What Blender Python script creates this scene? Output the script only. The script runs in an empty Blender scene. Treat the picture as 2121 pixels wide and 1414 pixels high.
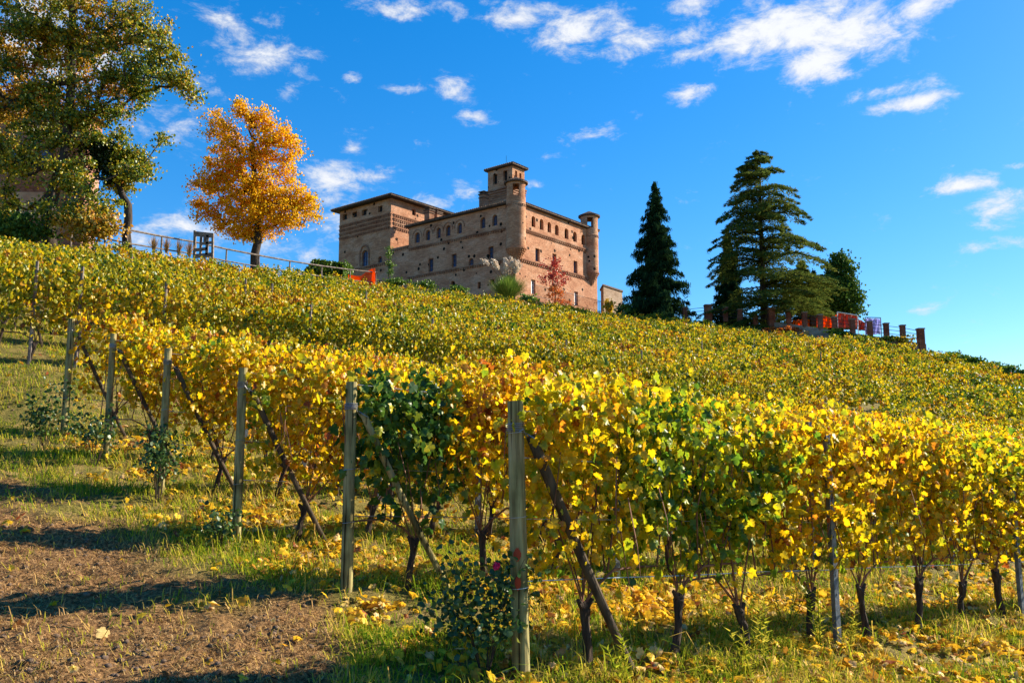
import bpy, math, random
import numpy as np
from mathutils import Vector, Matrix
random.seed(7); rng = np.random.default_rng(11)
S = bpy.context.scene
COL = S.collection
R = math.radians

# ------------------------------------------------------------------ camera
PITCH = R(7.3); F = 1700.0
cam_d = bpy.data.cameras.new('camera'); cam = bpy.data.objects.new('camera', cam_d); COL.objects.link(cam)
cam_d.sensor_width = 36; cam_d.lens = 36 * F / 2121; cam_d.clip_start = 0.1; cam_d.clip_end = 6000
cam.location = (0, 0, 0); cam.rotation_euler = (R(90) + PITCH, 0, 0)
S.camera = cam
S.render.resolution_x = 1024; S.render.resolution_y = 682

# ------------------------------------------------------------------ light
SUN_AZ = math.atan2(.915, .40); SUN_EL = R(27)
S.view_settings.view_transform = 'Standard'; S.view_settings.look = 'None'
S.view_settings.exposure = 1.3; S.view_settings.gamma = 1.0
sun_dir = Vector((math.sin(SUN_AZ) * math.cos(SUN_EL), math.cos(SUN_AZ) * math.cos(SUN_EL), math.sin(SUN_EL)))
sl = bpy.data.lights.new('sun', 'SUN'); sl.energy = 5.0; sl.angle = R(.53); sl.color = (1, .90, .74)
so = bpy.data.objects.new('sun', sl); COL.objects.link(so)
so.rotation_euler = (-sun_dir).to_track_quat('-Z', 'Y').to_euler(); so.location = sun_dir * 50

def ray(x, y):
    a = (x - 1060.5) / F; b = (707 - y) / F
    return np.array([a, math.cos(PITCH) - b * math.sin(PITCH), math.sin(PITCH) + b * math.cos(PITCH)])
def at(x, y, Y):
    r = ray(x, y); return r * (Y / r[1])

world = bpy.data.worlds.new('World'); S.world = world; world.use_nodes = True
def make_world():
    nt = world.node_tree; nt.nodes.clear(); L = nt.links.new; N = nt.nodes.new
    def math_(op, a, b=None, clamp=False):
        m = N('ShaderNodeMath'); m.operation = op; m.use_clamp = clamp
        for i, v in enumerate((a, b)):
            if v is None: continue
            if isinstance(v, (int, float)): m.inputs[i].default_value = v
            else: L(v, m.inputs[i])
        return m.outputs[0]
    out = N('ShaderNodeOutputWorld'); tc = N('ShaderNodeTexCoord').outputs['Generated']
    sky = N('ShaderNodeTexSky'); sky.sky_type = 'NISHITA'; sky.sun_disc = False
    sky.sun_elevation = SUN_EL; sky.sun_rotation = SUN_AZ; sky.air_density = 1.0; sky.dust_density = .3; sky.ozone_density = 3.0
    hs = N('ShaderNodeHueSaturation'); hs.inputs['Saturation'].default_value = 1.7; hs.inputs['Hue'].default_value = .496; hs.inputs['Value'].default_value = 1.05; gm = N('ShaderNodeGamma'); gm.inputs[1].default_value = .72; L(sky.outputs[0], gm.inputs[0]); L(gm.outputs[0], hs.inputs['Color'])
    skyc = N('ShaderNodeMix'); skyc.data_type = 'RGBA'; skyc.blend_type = 'MULTIPLY'; skyc.inputs[0].default_value = 1
    L(hs.outputs[0], skyc.inputs[6]); skyc.inputs[7].default_value = (.72, .96, 1.22, 1)
    blobs = [(490,55,85,75,1.0),(560,115,80,50,1.0),(620,142,35,24,.9),(600,188,24,26,.8),(400,130,70,50,.6),(850,20,110,26,1.1),
        (1075,40,90,42,1.2),(1190,62,130,52,1.3),(1330,90,140,34,1.15),(1440,108,90,24,.95),(1545,100,80,34,1.1),(1640,65,190,72,1.8),
        (1765,65,120,70,1.7),(1695,128,85,62,1.7),(1905,14,70,32,1.1),(1830,188,95,20,1.0),(1885,216,90,22,1.15),(1415,195,62,24,1.1),(1440,8,70,18,.9),
        (2000,382,80,26,1.05),(2085,425,80,44,1.1),(2065,502,66,16,.9),(730,160,28,14,.9),(820,182,55,10,.85),(945,185,45,28,.85),(985,245,45,16,1.0),
        (1235,282,60,16,.85),(690,385,75,62,1.25),(785,368,80,26,1.0),(730,310,26,13,.8),(890,425,60,30,1.0),(975,393,42,22,.85),(600,522,90,34,.9),
        (685,480,60,50,.85),(385,470,110,50,.8),(1135,325,30,10,.85),(1110,383,32,12,.85),(1925,640,36,14,.75),(120,90,170,120,1.1),(290,500,100,50,.9),
        (2110,340,40,16,.8),(340,250,90,60,.5)]
    m = None
    for (x, y, rx, ry, w) in blobs:
        w = w * (.72 if w <= 1 else .92)
        c = ray(x, y); c = c / np.linalg.norm(c)
        v = N('ShaderNodeVectorMath'); v.operation = 'SUBTRACT'; L(tc, v.inputs[0]); v.inputs[1].default_value = tuple(c)
        s = N('ShaderNodeVectorMath'); s.operation = 'MULTIPLY'; L(v.outputs[0], s.inputs[0]); s.inputs[1].default_value = (F / rx * 1.1, min(F / rx, F / ry) * .7, F / ry * 1.15)
        l = N('ShaderNodeVectorMath'); l.operation = 'LENGTH'; L(s.outputs[0], l.inputs[0])
        q = math_('MULTIPLY_ADD', l.outputs['Value'], -w)
        q.node.inputs[2].default_value = w
        m = q if m is None else math_('MAXIMUM', m, q)
    mp = N('ShaderNodeMapping'); L(tc, mp.inputs[0]); mp.inputs['Scale'].default_value = (14, 14, 27)
    no = N('ShaderNodeTexNoise'); no.inputs['Scale'].default_value = 1.6; no.inputs['Detail'].default_value = 9; no.inputs['Roughness'].default_value = .68; no.inputs['Distortion'].default_value = .25
    L(mp.outputs[0], no.inputs['Vector'])
    m = math_('MAXIMUM', m, -.35)
    d = math_('ADD', m, math_('MULTIPLY', math_('SUBTRACT', no.outputs[0], .5), 3.7))
    mr = N('ShaderNodeMapRange'); mr.interpolation_type = 'SMOOTHSTEP'; L(d, mr.inputs[0]); mr.inputs[1].default_value = .0; mr.inputs[2].default_value = 1.3
    mr2 = N('ShaderNodeMapRange'); L(d, mr2.inputs[0]); mr2.inputs[1].default_value = .2; mr2.inputs[2].default_value = 1.4; mr2.inputs[3].default_value = .33; mr2.inputs[4].default_value = .42
    cc = N('ShaderNodeVectorMath'); cc.operation = 'SCALE'; cc.inputs[0].default_value = (.93, .96, 1.02); L(mr2.outputs[0], cc.inputs['Scale'])
    bs = N('ShaderNodeBackground'); L(skyc.outputs[2], bs.inputs[0]); bs.inputs[1].default_value = .106
    bc = N('ShaderNodeBackground'); L(cc.outputs[0], bc.inputs[0]); bc.inputs[1].default_value = 1.0
    mx = N('ShaderNodeMixShader'); L(mr.outputs[0], mx.inputs[0]); L(bs.outputs[0], mx.inputs[1]); L(bc.outputs[0], mx.inputs[2])
    L(mx.outputs[0], out.inputs[0])
make_world()

# ------------------------------------------------------------------ materials
def mat(name):
    m = bpy.data.materials.new(name); m.use_nodes = True; nt = m.node_tree; nt.nodes.clear()
    return m, nt, nt.nodes.new, nt.links.new
def ramp(N, stops, fac=None, L=None):
    r = N('ShaderNodeValToRGB'); e = r.color_ramp.elements
    while len(e) < len(stops): e.new(.5)
    for i, (p, c) in enumerate(stops): e[i].position = p; e[i].color = (*c, 1)
    if fac is not None: L(fac, r.inputs[0])
    return r
def noise(N, L, scale, detail=4, vec=None, rough=.55):
    n = N('ShaderNodeTexNoise'); n.inputs['Scale'].default_value = scale; n.inputs['Detail'].default_value = detail; n.inputs['Roughness'].default_value = rough
    if vec is not None: L(vec, n.inputs['Vector'])
    return n.outputs[0]

def leaf_mat(name, stops, patch=.35, amp=.5, trans=.45, gloss=.03, pscale=.55):
    m, nt, N, L = mat(name)
    at_ = N('ShaderNodeAttribute'); at_.attribute_name = 'rnd'
    geo = N('ShaderNodeNewGeometry')
    n = noise(N, L, pscale, 3, geo.outputs['Position'])
    a = N('ShaderNodeMath'); a.operation = 'MULTIPLY_ADD'; L(n, a.inputs[0]); a.inputs[1].default_value = amp * 2; a.inputs[2].default_value = -amp
    b = N('ShaderNodeMath'); b.operation = 'ADD'; b.use_clamp = True; L(a.outputs[0], b.inputs[0]); L(at_.outputs['Fac'], b.inputs[1])
    r = ramp(N, stops, b.outputs[0], L)
    # veins and blotches inside each leaf
    n2 = noise(N, L, 38, 2, geo.outputs['Position'])
    br = N('ShaderNodeMapRange'); L(n2, br.inputs[0]); br.inputs[1].default_value = .3; br.inputs[2].default_value = .7; br.inputs[3].default_value = .72; br.inputs[4].default_value = 1.15
    mu = N('ShaderNodeVectorMath'); mu.operation = 'SCALE'; L(r.outputs[0], mu.inputs[0]); L(br.outputs[0], mu.inputs['Scale'])
    d = N('ShaderNodeBsdfDiffuse'); L(mu.outputs[0], d.inputs[0])
    t = N('ShaderNodeBsdfTranslucent'); L(mu.outputs[0], t.inputs[0])
    g = N('ShaderNodeBsdfGlossy'); g.inputs['Roughness'].default_value = .38; g.inputs[0].default_value = (.9, .9, .85, 1)
    m1 = N('ShaderNodeMixShader'); m1.inputs[0].default_value = trans; L(d.outputs[0], m1.inputs[1]); L(t.outputs[0], m1.inputs[2])
    m2 = N('ShaderNodeMixShader'); m2.inputs[0].default_value = gloss; L(m1.outputs[0], m2.inputs[1]); L(g.outputs[0], m2.inputs[2])
    o = N('ShaderNodeOutputMaterial'); L(m2.outputs[0], o.inputs[0])
    return m
def surf_mat(name, stops, scale=3, detail=6, rough=.85, bump=.3, stretch=(1, 1, 1), metallic=0, bscale=None, spec=.3, bdist=.02):
    m, nt, N, L = mat(name)
    tc = N('ShaderNodeTexCoord'); mp = N('ShaderNodeMapping'); L(tc.outputs['Object'], mp.inputs[0]); mp.inputs['Scale'].default_value = stretch
    n = noise(N, L, scale, detail, mp.outputs[0]); r = ramp(N, stops, n, L)
    p = N('ShaderNodeBsdfPrincipled'); L(r.outputs[0], p.inputs['Base Color']); p.inputs['Roughness'].default_value = rough; p.inputs['Metallic'].default_value = metallic
    p.inputs['Specular IOR Level'].default_value = spec
    n2 = noise(N, L, bscale or scale * 3, 5, mp.outputs[0])
    b = N('ShaderNodeBump'); b.inputs['Strength'].default_value = bump; b.inputs['Distance'].default_value = bdist; L(n2, b.inputs['Height']); L(b.outputs[0], p.inputs['Normal'])
    o = N('ShaderNodeOutputMaterial'); L(p.outputs[0], o.inputs[0]); return m
def brick_mat(name, c1, c2, c3, holes=True):
    m, nt, N, L = mat(name)
    tc = N('ShaderNodeTexCoord')
    # rotate so that brick courses follow the two wall directions: use (x+y, z)
    sx = N('ShaderNodeSeparateXYZ'); L(tc.outputs['Object'], sx.inputs[0])
    ad = N('ShaderNodeMath'); ad.operation = 'MULTIPLY_ADD'; L(sx.outputs[0], ad.inputs[0]); ad.inputs[1].default_value = 1.6; L(sx.outputs[1], ad.inputs[2])
    cx = N('ShaderNodeCombineXYZ'); L(ad.outputs[0], cx.inputs[0]); L(sx.outputs[2], cx.inputs[1])
    bk = N('ShaderNodeTexBrick'); L(cx.outputs[0], bk.inputs['Vector']); bk.inputs['Scale'].default_value = 2.2; bk.inputs['Mortar Size'].default_value = .025
    bk.inputs['Color1'].default_value = (.55, .55, .55, 1); bk.inputs['Color2'].default_value = (1.1, 1.1, 1.1, 1); bk.inputs['Mortar'].default_value = (.9, .88, .84, 1); bk.inputs['Brick Width'].default_value = .9; bk.inputs['Row Height'].default_value = .3
    mp = N('ShaderNodeMapping'); L(tc.outputs['Object'], mp.inputs[0]); mp.inputs['Scale'].default_value = (1, 1, 2.2)
    n1 = noise(N, L, .35, 6, mp.outputs[0], .65); n2 = noise(N, L, 3.2, 5, mp.outputs[0], .7)
    r1 = ramp(N, [(.36, c1), (.5, c2), (.64, c3)], n1, L)
    r2 = ramp(N, [(.25, (.5, .5, .5)), (.6, (1.05, 1.0, .98)), (.78, (1.5, 1.45, 1.4))], n2, L)
    a = N('ShaderNodeMix'); a.data_type = 'RGBA'; a.blend_type = 'MULTIPLY'; a.inputs[0].default_value = .75; L(r1.outputs[0], a.inputs[6]); L(r2.outputs[0], a.inputs[7])
    b = N('ShaderNodeMix'); b.data_type = 'RGBA'; b.blend_type = 'MULTIPLY'; b.inputs[0].default_value = .6; L(a.outputs[2], b.inputs[6]); L(bk.outputs[0], b.inputs[7])
    col = b.outputs[2]
    if holes:
        vo = N('ShaderNodeTexVoronoi'); vo.inputs['Scale'].default_value = .62; L(tc.outputs['Object'], vo.inputs['Vector'])
        lt = N('ShaderNodeMath'); lt.operation = 'LESS_THAN'; L(vo.outputs['Distance'], lt.inputs[0]); lt.inputs[1].default_value = .17
        c = N('ShaderNodeMix'); c.data_type = 'RGBA'; L(lt.outputs[0], c.inputs[0]); L(col, c.inputs[6]); c.inputs[7].default_value = (.02, .014, .01, 1); col = c.outputs[2]
    p = N('ShaderNodeBsdfPrincipled'); L(col, p.inputs['Base Color']); p.inputs['Roughness'].default_value = .95; p.inputs['Specular IOR Level'].default_value = .1
    bu = N('ShaderNodeBump'); bu.inputs['Strength'].default_value = .7; bu.inputs['Distance'].default_value = .12; L(n2, bu.inputs['Height']); L(bu.outputs[0], p.inputs['Normal'])
    o = N('ShaderNodeOutputMaterial'); L(p.outputs[0], o.inputs[0]); return m
def flat_mat(name, c, rough=.8, spec=.3, metallic=0): 
    return surf_mat(name, [(.3, tuple(x * .75 for x in c)), (.7, tuple(min(1, x * 1.15) for x in c))], 4, 4, rough, .15, spec=spec, metallic=metallic)

VINE = [(0, (.045, .12, .012)), (.18, (.14, .26, .015)), (.38, (.40, .42, .012)), (.56, (.80, .58, .008)), (.80, (.86, .46, .007)), (.92, (.58, .20, .012)), (1, (.32, .08, .012))]
HILL = [(0, (.04, .10, .008)), (.24, (.11, .17, .010)), (.46, (.33, .32, .010)), (.70, (.66, .47, .008)), (.88, (.62, .30, .008)), (1, (.28, .09, .01))]
M = {}
M['vine'] = leaf_mat('vine_leaf', VINE, amp=.40, trans=.6, gloss=.02)
M['vine_green'] = leaf_mat('green_vine_leaf', [(0, (.018, .055, .01)), (.45, (.04, .11, .015)), (.7, (.11, .20, .02)), (.9, (.36, .36, .02)), (1, (.5, .42, .02))], amp=.35, trans=.4, gloss=.02, pscale=2.5)
M['hill'] = leaf_mat('hill_vine_leaf', HILL, amp=.62, trans=.5, gloss=.02, pscale=.22)
M['oak'] = leaf_mat('oak_leaf', [(0, (.025, .07, .01)), (.3, (.08, .15, .012)), (.52, (.26, .28, .015)), (.72, (.58, .44, .02)), (.88, (.58, .32, .02)), (1, (.40, .14, .02))], amp=.5, trans=.4, pscale=.16)
M['oak_gold'] = leaf_mat('golden_oak_leaf', [(0, (.10, .14, .015)), (.3, (.40, .28, .02)), (.6, (.60, .32, .02)), (1, (.50, .16, .02))], amp=.4, trans=.4, pscale=.3)
M['elm'] = leaf_mat('orange_leaf', [(0, (.26, .28, .015)), (.18, (.75, .48, .012)), (.5, (.95, .54, .010)), (.8, (.92, .42, .010)), (1, (.66, .22, .012))], amp=.35, trans=.55, gloss=.01, pscale=.25)
M['dark_leaf'] = leaf_mat('dark_broad_leaf', [(0, (.018, .05, .010)), (.6, (.08, .15, .018)), (1, (.20, .26, .03))], amp=.35, trans=.3, gloss=.01)
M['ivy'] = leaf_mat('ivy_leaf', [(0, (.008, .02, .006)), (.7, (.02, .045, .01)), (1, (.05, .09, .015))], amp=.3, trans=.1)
M['rose'] = leaf_mat('rose_leaf', [(0, (.02, .05, .012)), (.5, (.05, .11, .025)), (.85, (.13, .20, .05)), (1, (.32, .30, .05))], amp=.25, trans=.35, gloss=.03)
M['spruce'] = leaf_mat('spruce_needles', [(0, (.008, .022, .010)), (.6, (.020, .050, .018)), (1, (.07, .12, .03))], amp=.25, trans=.2, gloss=0.0)
M['cedar'] = leaf_mat('cedar_needles', [(0, (.035, .07, .018)), (.5, (.12, .17, .032)), (1, (.30, .29, .05))], amp=.35, trans=.35, gloss=.0)
M['red'] = leaf_mat('red_leaf', [(0, (.35, .06, .03)), (.5, (.45, .03, .03)), (1, (.6, .12, .03))], amp=.2, trans=.4)
M['redorange'] = leaf_mat('red_orange_leaf', [(0, (.55, .22, .02)), (.5, (.6, .14, .02)), (1, (.45, .05, .02))], amp=.3, trans=.4)
M['yellow'] = leaf_mat('yellow_leaf', [(0, (.5, .4, .02)), (1, (.8, .42, .01))], amp=.2, trans=.45)
M['hedge'] = leaf_mat('hedge_leaf', [(0, (.03, .08, .008)), (.6, (.11, .20, .015)), (1, (.22, .30, .02))], amp=.3, trans=.2)
M['grass'] = leaf_mat('grass_blade', [(0, (.06, .16, .012)), (.28, (.20, .31, .015)), (.5, (.48, .47, .03)), (.74, (.68, .48, .09)), (1, (.62, .38, .15))], amp=.55, trans=.45, gloss=.0, pscale=.9)
M['straw'] = leaf_mat('dry_straw', [(0, (.18, .09, .03)), (.6, (.38, .22, .085)), (1, (.62, .42, .18))], amp=.2, trans=.15, gloss=.0)
M['litter'] = leaf_mat('fallen_leaf', [(0, (.20, .08, .025)), (.28, (.55, .26, .03)), (.5, (.85, .50, .02)), (.72, (.88, .60, .05)), (.88, (.80, .58, .26)), (1, (.30, .08, .03))], amp=.2, trans=.35, gloss=.01)
M['plume'] = leaf_mat('pampas_plume', [(0, (.62, .48, .34)), (1, (.88, .76, .60))], amp=.2, trans=.3)
M['pampas'] = leaf_mat('pampas_blade', [(0, (.06, .13, .02)), (.6, (.18, .30, .04)), (1, (.38, .42, .08))], amp=.3, trans=.3)
M['petal'] = leaf_mat('rose_petal', [(0, (.7, .01, .08)), (1, (.85, .03, .15))], amp=.1, trans=.3)
M['bark'] = surf_mat('tree_bark', [(.3, (.018, .013, .009)), (.7, (.075, .055, .04))], 3, 6, .95, .9, (1, 1, .3), bdist=.06)
M['vinebark'] = surf_mat('vine_bark', [(.3, (.016, .010, .007)), (.7, (.085, .055, .035))], 30, 6, .95, 1, (1, 1, .2), bdist=.01)
M['cane'] = surf_mat('vine_cane', [(.3, (.09, .03, .015)), (.7, (.26, .11, .05))], 14, 4, .7, .3, (1, 1, .3), bdist=.003)
M['metal'] = surf_mat('galvanised_steel', [(.3, (.07, .085, .10)), (.7, (.19, .22, .26))], 12, 4, .55, .15, metallic=.5)
M['wire'] = flat_mat('steel_wire', (.35, .36, .38), .4, metallic=.7)
M['rail'] = surf_mat('grey_rail_wood', [(.3, (.07, .05, .04)), (.7, (.30, .24, .19))], 5, 5, .9, .5)
M['brick'] = brick_mat('castle_brick', (.42, .195, .108), (.54, .275, .155), (.60, .35, .22))
M['brick2'] = brick_mat('castle_upper_brick', (.41, .19, .10), (.51, .265, .145), (.58, .35, .22))
M['cream'] = surf_mat('worn_plaster', [(.35, (.46, .28, .20)), (.6, (.60, .44, .30))], .8, 6)
M['pinkwall'] = brick_mat('pink_brick_wall', (.30, .13, .09), (.42, .22, .15), (.52, .36, .26), False)
M['pier'] = brick_mat('red_brick_pier', (.20, .06, .035), (.30, .10, .055), (.36, .16, .09), False)
M['stone'] = brick_mat('stone_wall', (.25, .17, .11), (.36, .26, .18), (.42, .33, .25), False)
M['tile'] = surf_mat('roof_tile', [(.3, (.045, .028, .02)), (.6, (.14, .085, .055)), (.8, (.24, .15, .10))], 2.5, 6, .9, 1, bdist=.1)
M['timber'] = flat_mat('dark_eave_timber', (.05, .032, .022))
M['glass'] = surf_mat('window_glass', [(.3, (.03, .05, .12)), (.7, (.07, .11, .22))], .8, 2, .12, .02, spec=.8)
M['frame'] = flat_mat('window_frame', (.12, .085, .09))
M['white'] = flat_mat('white_paint', (.75, .75, .74), .5)
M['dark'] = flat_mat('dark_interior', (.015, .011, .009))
M['corbel'] = brick_mat('corbel_brick', (.24, .11, .065), (.33, .17, .10), (.42, .26, .17), False)
M['orange'] = leaf_mat('orange_net', [(0, (.85, .20, .008)), (1, (.95, .30, .015))], amp=.5, trans=.6, gloss=.02)
M['rednet'] = leaf_mat('faded_red_net', [(0, (.50, .09, .05)), (.3, (.55, .16, .11)), (.45, (.75, .5, .45)), (1, (.5, .12, .08))], amp=1.0, trans=.5, gloss=.02, pscale=1.7)
M['lilac'] = leaf_mat('lilac_sheet', [(0, (.55, .56, .86)), (1, (.70, .68, .92))], amp=.5, trans=.6, gloss=.02)
M['iron'] = flat_mat('iron', (.03, .025, .025), .6)

def post_mat():
    m, nt, N, L = mat('weathered_post_wood')
    tc = N('ShaderNodeTexCoord'); mp = N('ShaderNodeMapping'); L(tc.outputs['Object'], mp.inputs[0]); mp.inputs['Scale'].default_value = (1, 1, .08)
    n = noise(N, L, 22, 6, mp.outputs[0], .6); r = ramp(N, [(.3, (.12, .085, .04)), (.5, (.34, .26, .13)), (.72, (.54, .44, .24))], n, L)
    n0 = noise(N, L, 2.2, 3, tc.outputs['Object']); r0 = ramp(N, [(.35, (.34, .36, .26)), (.5, (.8, .86, .66)), (.65, (1, .95, .86))], n0, L)
    a = N('ShaderNodeMix'); a.data_type = 'RGBA'; a.blend_type = 'MULTIPLY'; a.inputs[0].default_value = 1; L(r.outputs[0], a.inputs[6]); L(r0.outputs[0], a.inputs[7])
    wv = N('ShaderNodeTexNoise'); mp2 = N('ShaderNodeMapping'); L(tc.outputs['Object'], mp2.inputs[0]); mp2.inputs['Scale'].default_value = (1, 1, .03); L(mp2.outputs[0], wv.inputs['Vector']); wv.inputs['Scale'].default_value = 34
    cr = ramp(N, [(.36, (.12, .1, .08)), (.42, (1, 1, 1))], wv.outputs[0], L)
    b = N('ShaderNodeMix'); b.data_type = 'RGBA'; b.blend_type = 'MULTIPLY'; b.inputs[0].default_value = .9; L(a.outputs[2], b.inputs[6]); L(cr.outputs[0], b.inputs[7])
    p = N('ShaderNodeBsdfPrincipled'); L(b.outputs[2], p.inputs['Base Color']); p.inputs['Roughness'].default_value = .9; p.inputs['Specular IOR Level'].default_value = .15
    bu = N('ShaderNodeBump'); bu.inputs['Strength'].default_value = .7; bu.inputs['Distance'].default_value = .01; L(wv.outputs[0], bu.inputs['Height']); L(bu.outputs[0], p.inputs['Normal'])
    o = N('ShaderNodeOutputMaterial'); L(p.outputs[0], o.inputs[0]); return m
M['post'] = post_mat()
M['brace'] = surf_mat('dark_brace_wood', [(.3, (.025, .016, .009)), (.7, (.11, .075, .04))], 16, 5, .9, .6, (1, 1, .15), bdist=.01)
M['redpaint'] = flat_mat('red_spray_paint', (.42, .05, .015), .8)

# ------------------------------------------------------------------ object helpers
ORG = {}
def tag(o, label=None, cat=None, group=None, kind=None):
    for k, v in (('label', label), ('category', cat), ('group', group), ('kind', kind)):
        if v: o[k] = v
    return o
def empty(name, loc, label, cat, group=None):
    o = bpy.data.objects.new(name, None); COL.objects.link(o); o.location = tuple(loc); o.empty_display_size = .2
    ORG[o.name] = np.array(loc, float); return tag(o, label, cat, group)
def link(name, me, parent=None, org=(0, 0, 0)):
    o = bpy.data.objects.new(name, me); COL.objects.link(o)
    if parent is not None: o.parent = parent; ORG[o.name] = ORG[parent.name]
    else: o.location = tuple(org); ORG[o.name] = np.array(org, float)
    return o
def fast_mesh(name, V, Fc, mt, rnd=None, smooth=False):
    me = bpy.data.meshes.new(name); V = np.ascontiguousarray(V, np.float32).reshape(-1, 3); Fc = np.ascontiguousarray(Fc, np.int32); k = Fc.shape[1]
    me.vertices.add(len(V)); me.vertices.foreach_set('co', V.ravel())
    me.loops.add(Fc.size); me.loops.foreach_set('vertex_index', Fc.ravel())
    me.polygons.add(len(Fc)); me.polygons.foreach_set('loop_start', np.arange(0, Fc.size, k, dtype=np.int32)); me.polygons.foreach_set('loop_total', np.full(len(Fc), k, np.int32))
    if smooth: me.polygons.foreach_set('use_smooth', np.ones(len(Fc), bool))
    if rnd is not None:
        a = me.attributes.new('rnd', 'FLOAT', 'POINT'); a.data.foreach_set('value', np.ascontiguousarray(rnd, np.float32))
    me.update(); me.validate(); me.materials.append(mt); return me
class MB:
    def __init__(s): s.v = []; s.f = []
    def add(s, v, f):
        n = len(s.v); s.v += [tuple(map(float, p)) for p in v]; s.f += [tuple(i + n for i in q) for q in f]; return s
    def box(s, c, ax, ay, az):     # centre and three half-axis vectors
        c, ax, ay, az = map(np.asarray, (c, ax, ay, az)); v = [c + i * ax + j * ay + k * az for k in (-1, 1) for j in (-1, 1) for i in (-1, 1)]
        return s.add(v, [(0, 2, 3, 1), (4, 5, 7, 6), (0, 1, 5, 4), (2, 6, 7, 3), (0, 4, 6, 2), (1, 3, 7, 5)])
    def bar(s, p, q, w, h):        # square bar between two points
        p, q = np.array(p, float), np.array(q, float); d = q - p; l = np.linalg.norm(d); d = d / l
        u = np.cross(d, (0, 0, 1.)); u = u / np.linalg.norm(u) if np.linalg.norm(u) > 1e-3 else np.array((1., 0, 0)); w2 = np.cross(u, d)
        return s.box((p + q) / 2, u * w / 2, w2 * h / 2, d * l / 2)
    def tube(s, pts, rad, n=6, cap=True, wob=0):
        pts = [np.array(p, float) for p in pts]; rs = rad if hasattr(rad, '__len__') else [rad] * len(pts); base = len(s.v); ph = random.random()
        for i, p in enumerate(pts):
            d = pts[min(i + 1, len(pts) - 1)] - pts[max(i - 1, 0)]; d = d / (np.linalg.norm(d) + 1e-9)
            u = np.cross(d, (0, 1., 0)) if abs(d[1]) < .9 else np.cross(d, (1., 0, 0)); u /= np.linalg.norm(u); w = np.cross(d, u)
            for k in range(n):
                a = 2 * math.pi * (k + ph) / n; r = rs[i] * (1 + wob * (random.random() - .5)); s.v.append(tuple(p + r * (math.cos(a) * u + math.sin(a) * w)))
        for i in range(len(pts) - 1):
            for k in range(n):
                a, b = base + i * n + k, base + i * n + (k + 1) % n; s.f.append((a, b, b + n, a + n))
        if cap: s.f.append(tuple(base + k for k in range(n))[::-1]); s.f.append(tuple(base + (len(pts) - 1) * n + k for k in range(n)))
        return s
    def mesh(s, name, mt, org=(0, 0, 0), smooth=False):
        me = bpy.data.meshes.new(name); me.from_pydata([(a - org[0], b - org[1], c - org[2]) for a, b, c in s.v], [], s.f)
        if smooth:
            for p in me.polygons: p.use_smooth = True
        me.materials.append(mt); me.update(); return me
    def build(s, name, mt, parent=None, org=None, smooth=False):
        if parent is not None: org = ORG[parent.name]
        elif org is None: org = (0, 0, 0)
        return link(name, s.mesh(name, mt, org, smooth), parent, org)

# numpy value noise
def _h(ix, iy, s): 
    h = (ix.astype(np.int64) * 374761393 + iy.astype(np.int64) * 668265263 + s * 974634777) & 0x7fffffff
    h = ((h ^ (h >> 13)) * 1274126177) & 0x7fffffff
    return ((h ^ (h >> 16)) & 0xffff) / 65535.0
def vn(x, y, s=0):
    x = np.asarray(x, float); y = np.asarray(y, float); ix = np.floor(x); iy = np.floor(y); fx = x - ix; fy = y - iy; fx = fx * fx * (3 - 2 * fx); fy = fy * fy * (3 - 2 * fy)
    return (_h(ix, iy, s) * (1 - fx) + _h(ix + 1, iy, s) * fx) * (1 - fy) + (_h(ix, iy + 1, s) * (1 - fx) + _h(ix + 1, iy + 1, s) * fx) * fy
def fbm(x, y, s=0, o=4):
    r = 0; a = .5
    for i in range(o): r = r + a * vn(x * 2 ** i, y * 2 ** i, s + i); a *= .5
    return r / (1 - .5 ** o)

# ------------------------------------------------------------------ terrain
UX, UY = .83, .558
CR = np.array([  # photo x, skyline y, distance of the crest
    (-300, 470, 40), (0, 505, 44), (250, 516, 48), (500, 550, 56), (780, 592, 66), (1000, 612, 86), (1240, 648, 96), (1420, 662, 90), (1600, 688, 86), (1760, 700, 82), (1920, 728, 78), (2000, 747, 76), (2121, 778, 72), (2500, 880, 68)], float)
_cr = (CR[:, 0] - 1060.5) / F / math.cos(PITCH)
_cz = np.array([at(x, y, Y)[2] for x, y, Y in CR]) - 1.75
_gv = np.array([(-200, -14), (-60, -5.2), (-10, -2.35), (0, -2.05), (5.11, -1.68), (7.44, -1.35), (9.77, -1.08), (12.1, -.66), (14.43, -.25), (16.76, .17), (17.9, .42), (20.0, 1.60), (20.8, 1.78), (64, 14.2), (120, 30)])
def smooth01(t): t = np.clip(t, 0, 1); return t * t * (3 - 2 * t)
def base_z(x, y):
    u = UX * x + UY * y; v = -UY * x + UX * y
    return np.interp(v, _gv[:, 0], _gv[:, 1]) - .057 * np.clip(u - (3.52 - .165 * (np.clip(v, 3, 17) - 5.11)), -.2, 60)
def T0(x, y):
    x = np.asarray(x, float); y = np.asarray(y, float); yy = np.maximum(y, 8.)
    r = np.clip(x / yy, -.75, .82); C = np.interp(r, _cr, CR[:, 2]); Z = np.interp(r, _cr, _cz)
    zc = base_z(r * C, C); w = smooth01((y - 20) / (C - 20)); z = base_z(x, np.minimum(y, C)) if False else base_z(x, y) + w * (Z - zc)
    flat = Z + np.where(r < -.1, 1.0, .6) * smooth01((y - C - 1.5) / 4)
    far = flat - np.maximum(0, y - C - 90) * .12
    k = smooth01((y - C + .5) / 1.5); z = z * (1 - k) + far * k
    return z
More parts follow.
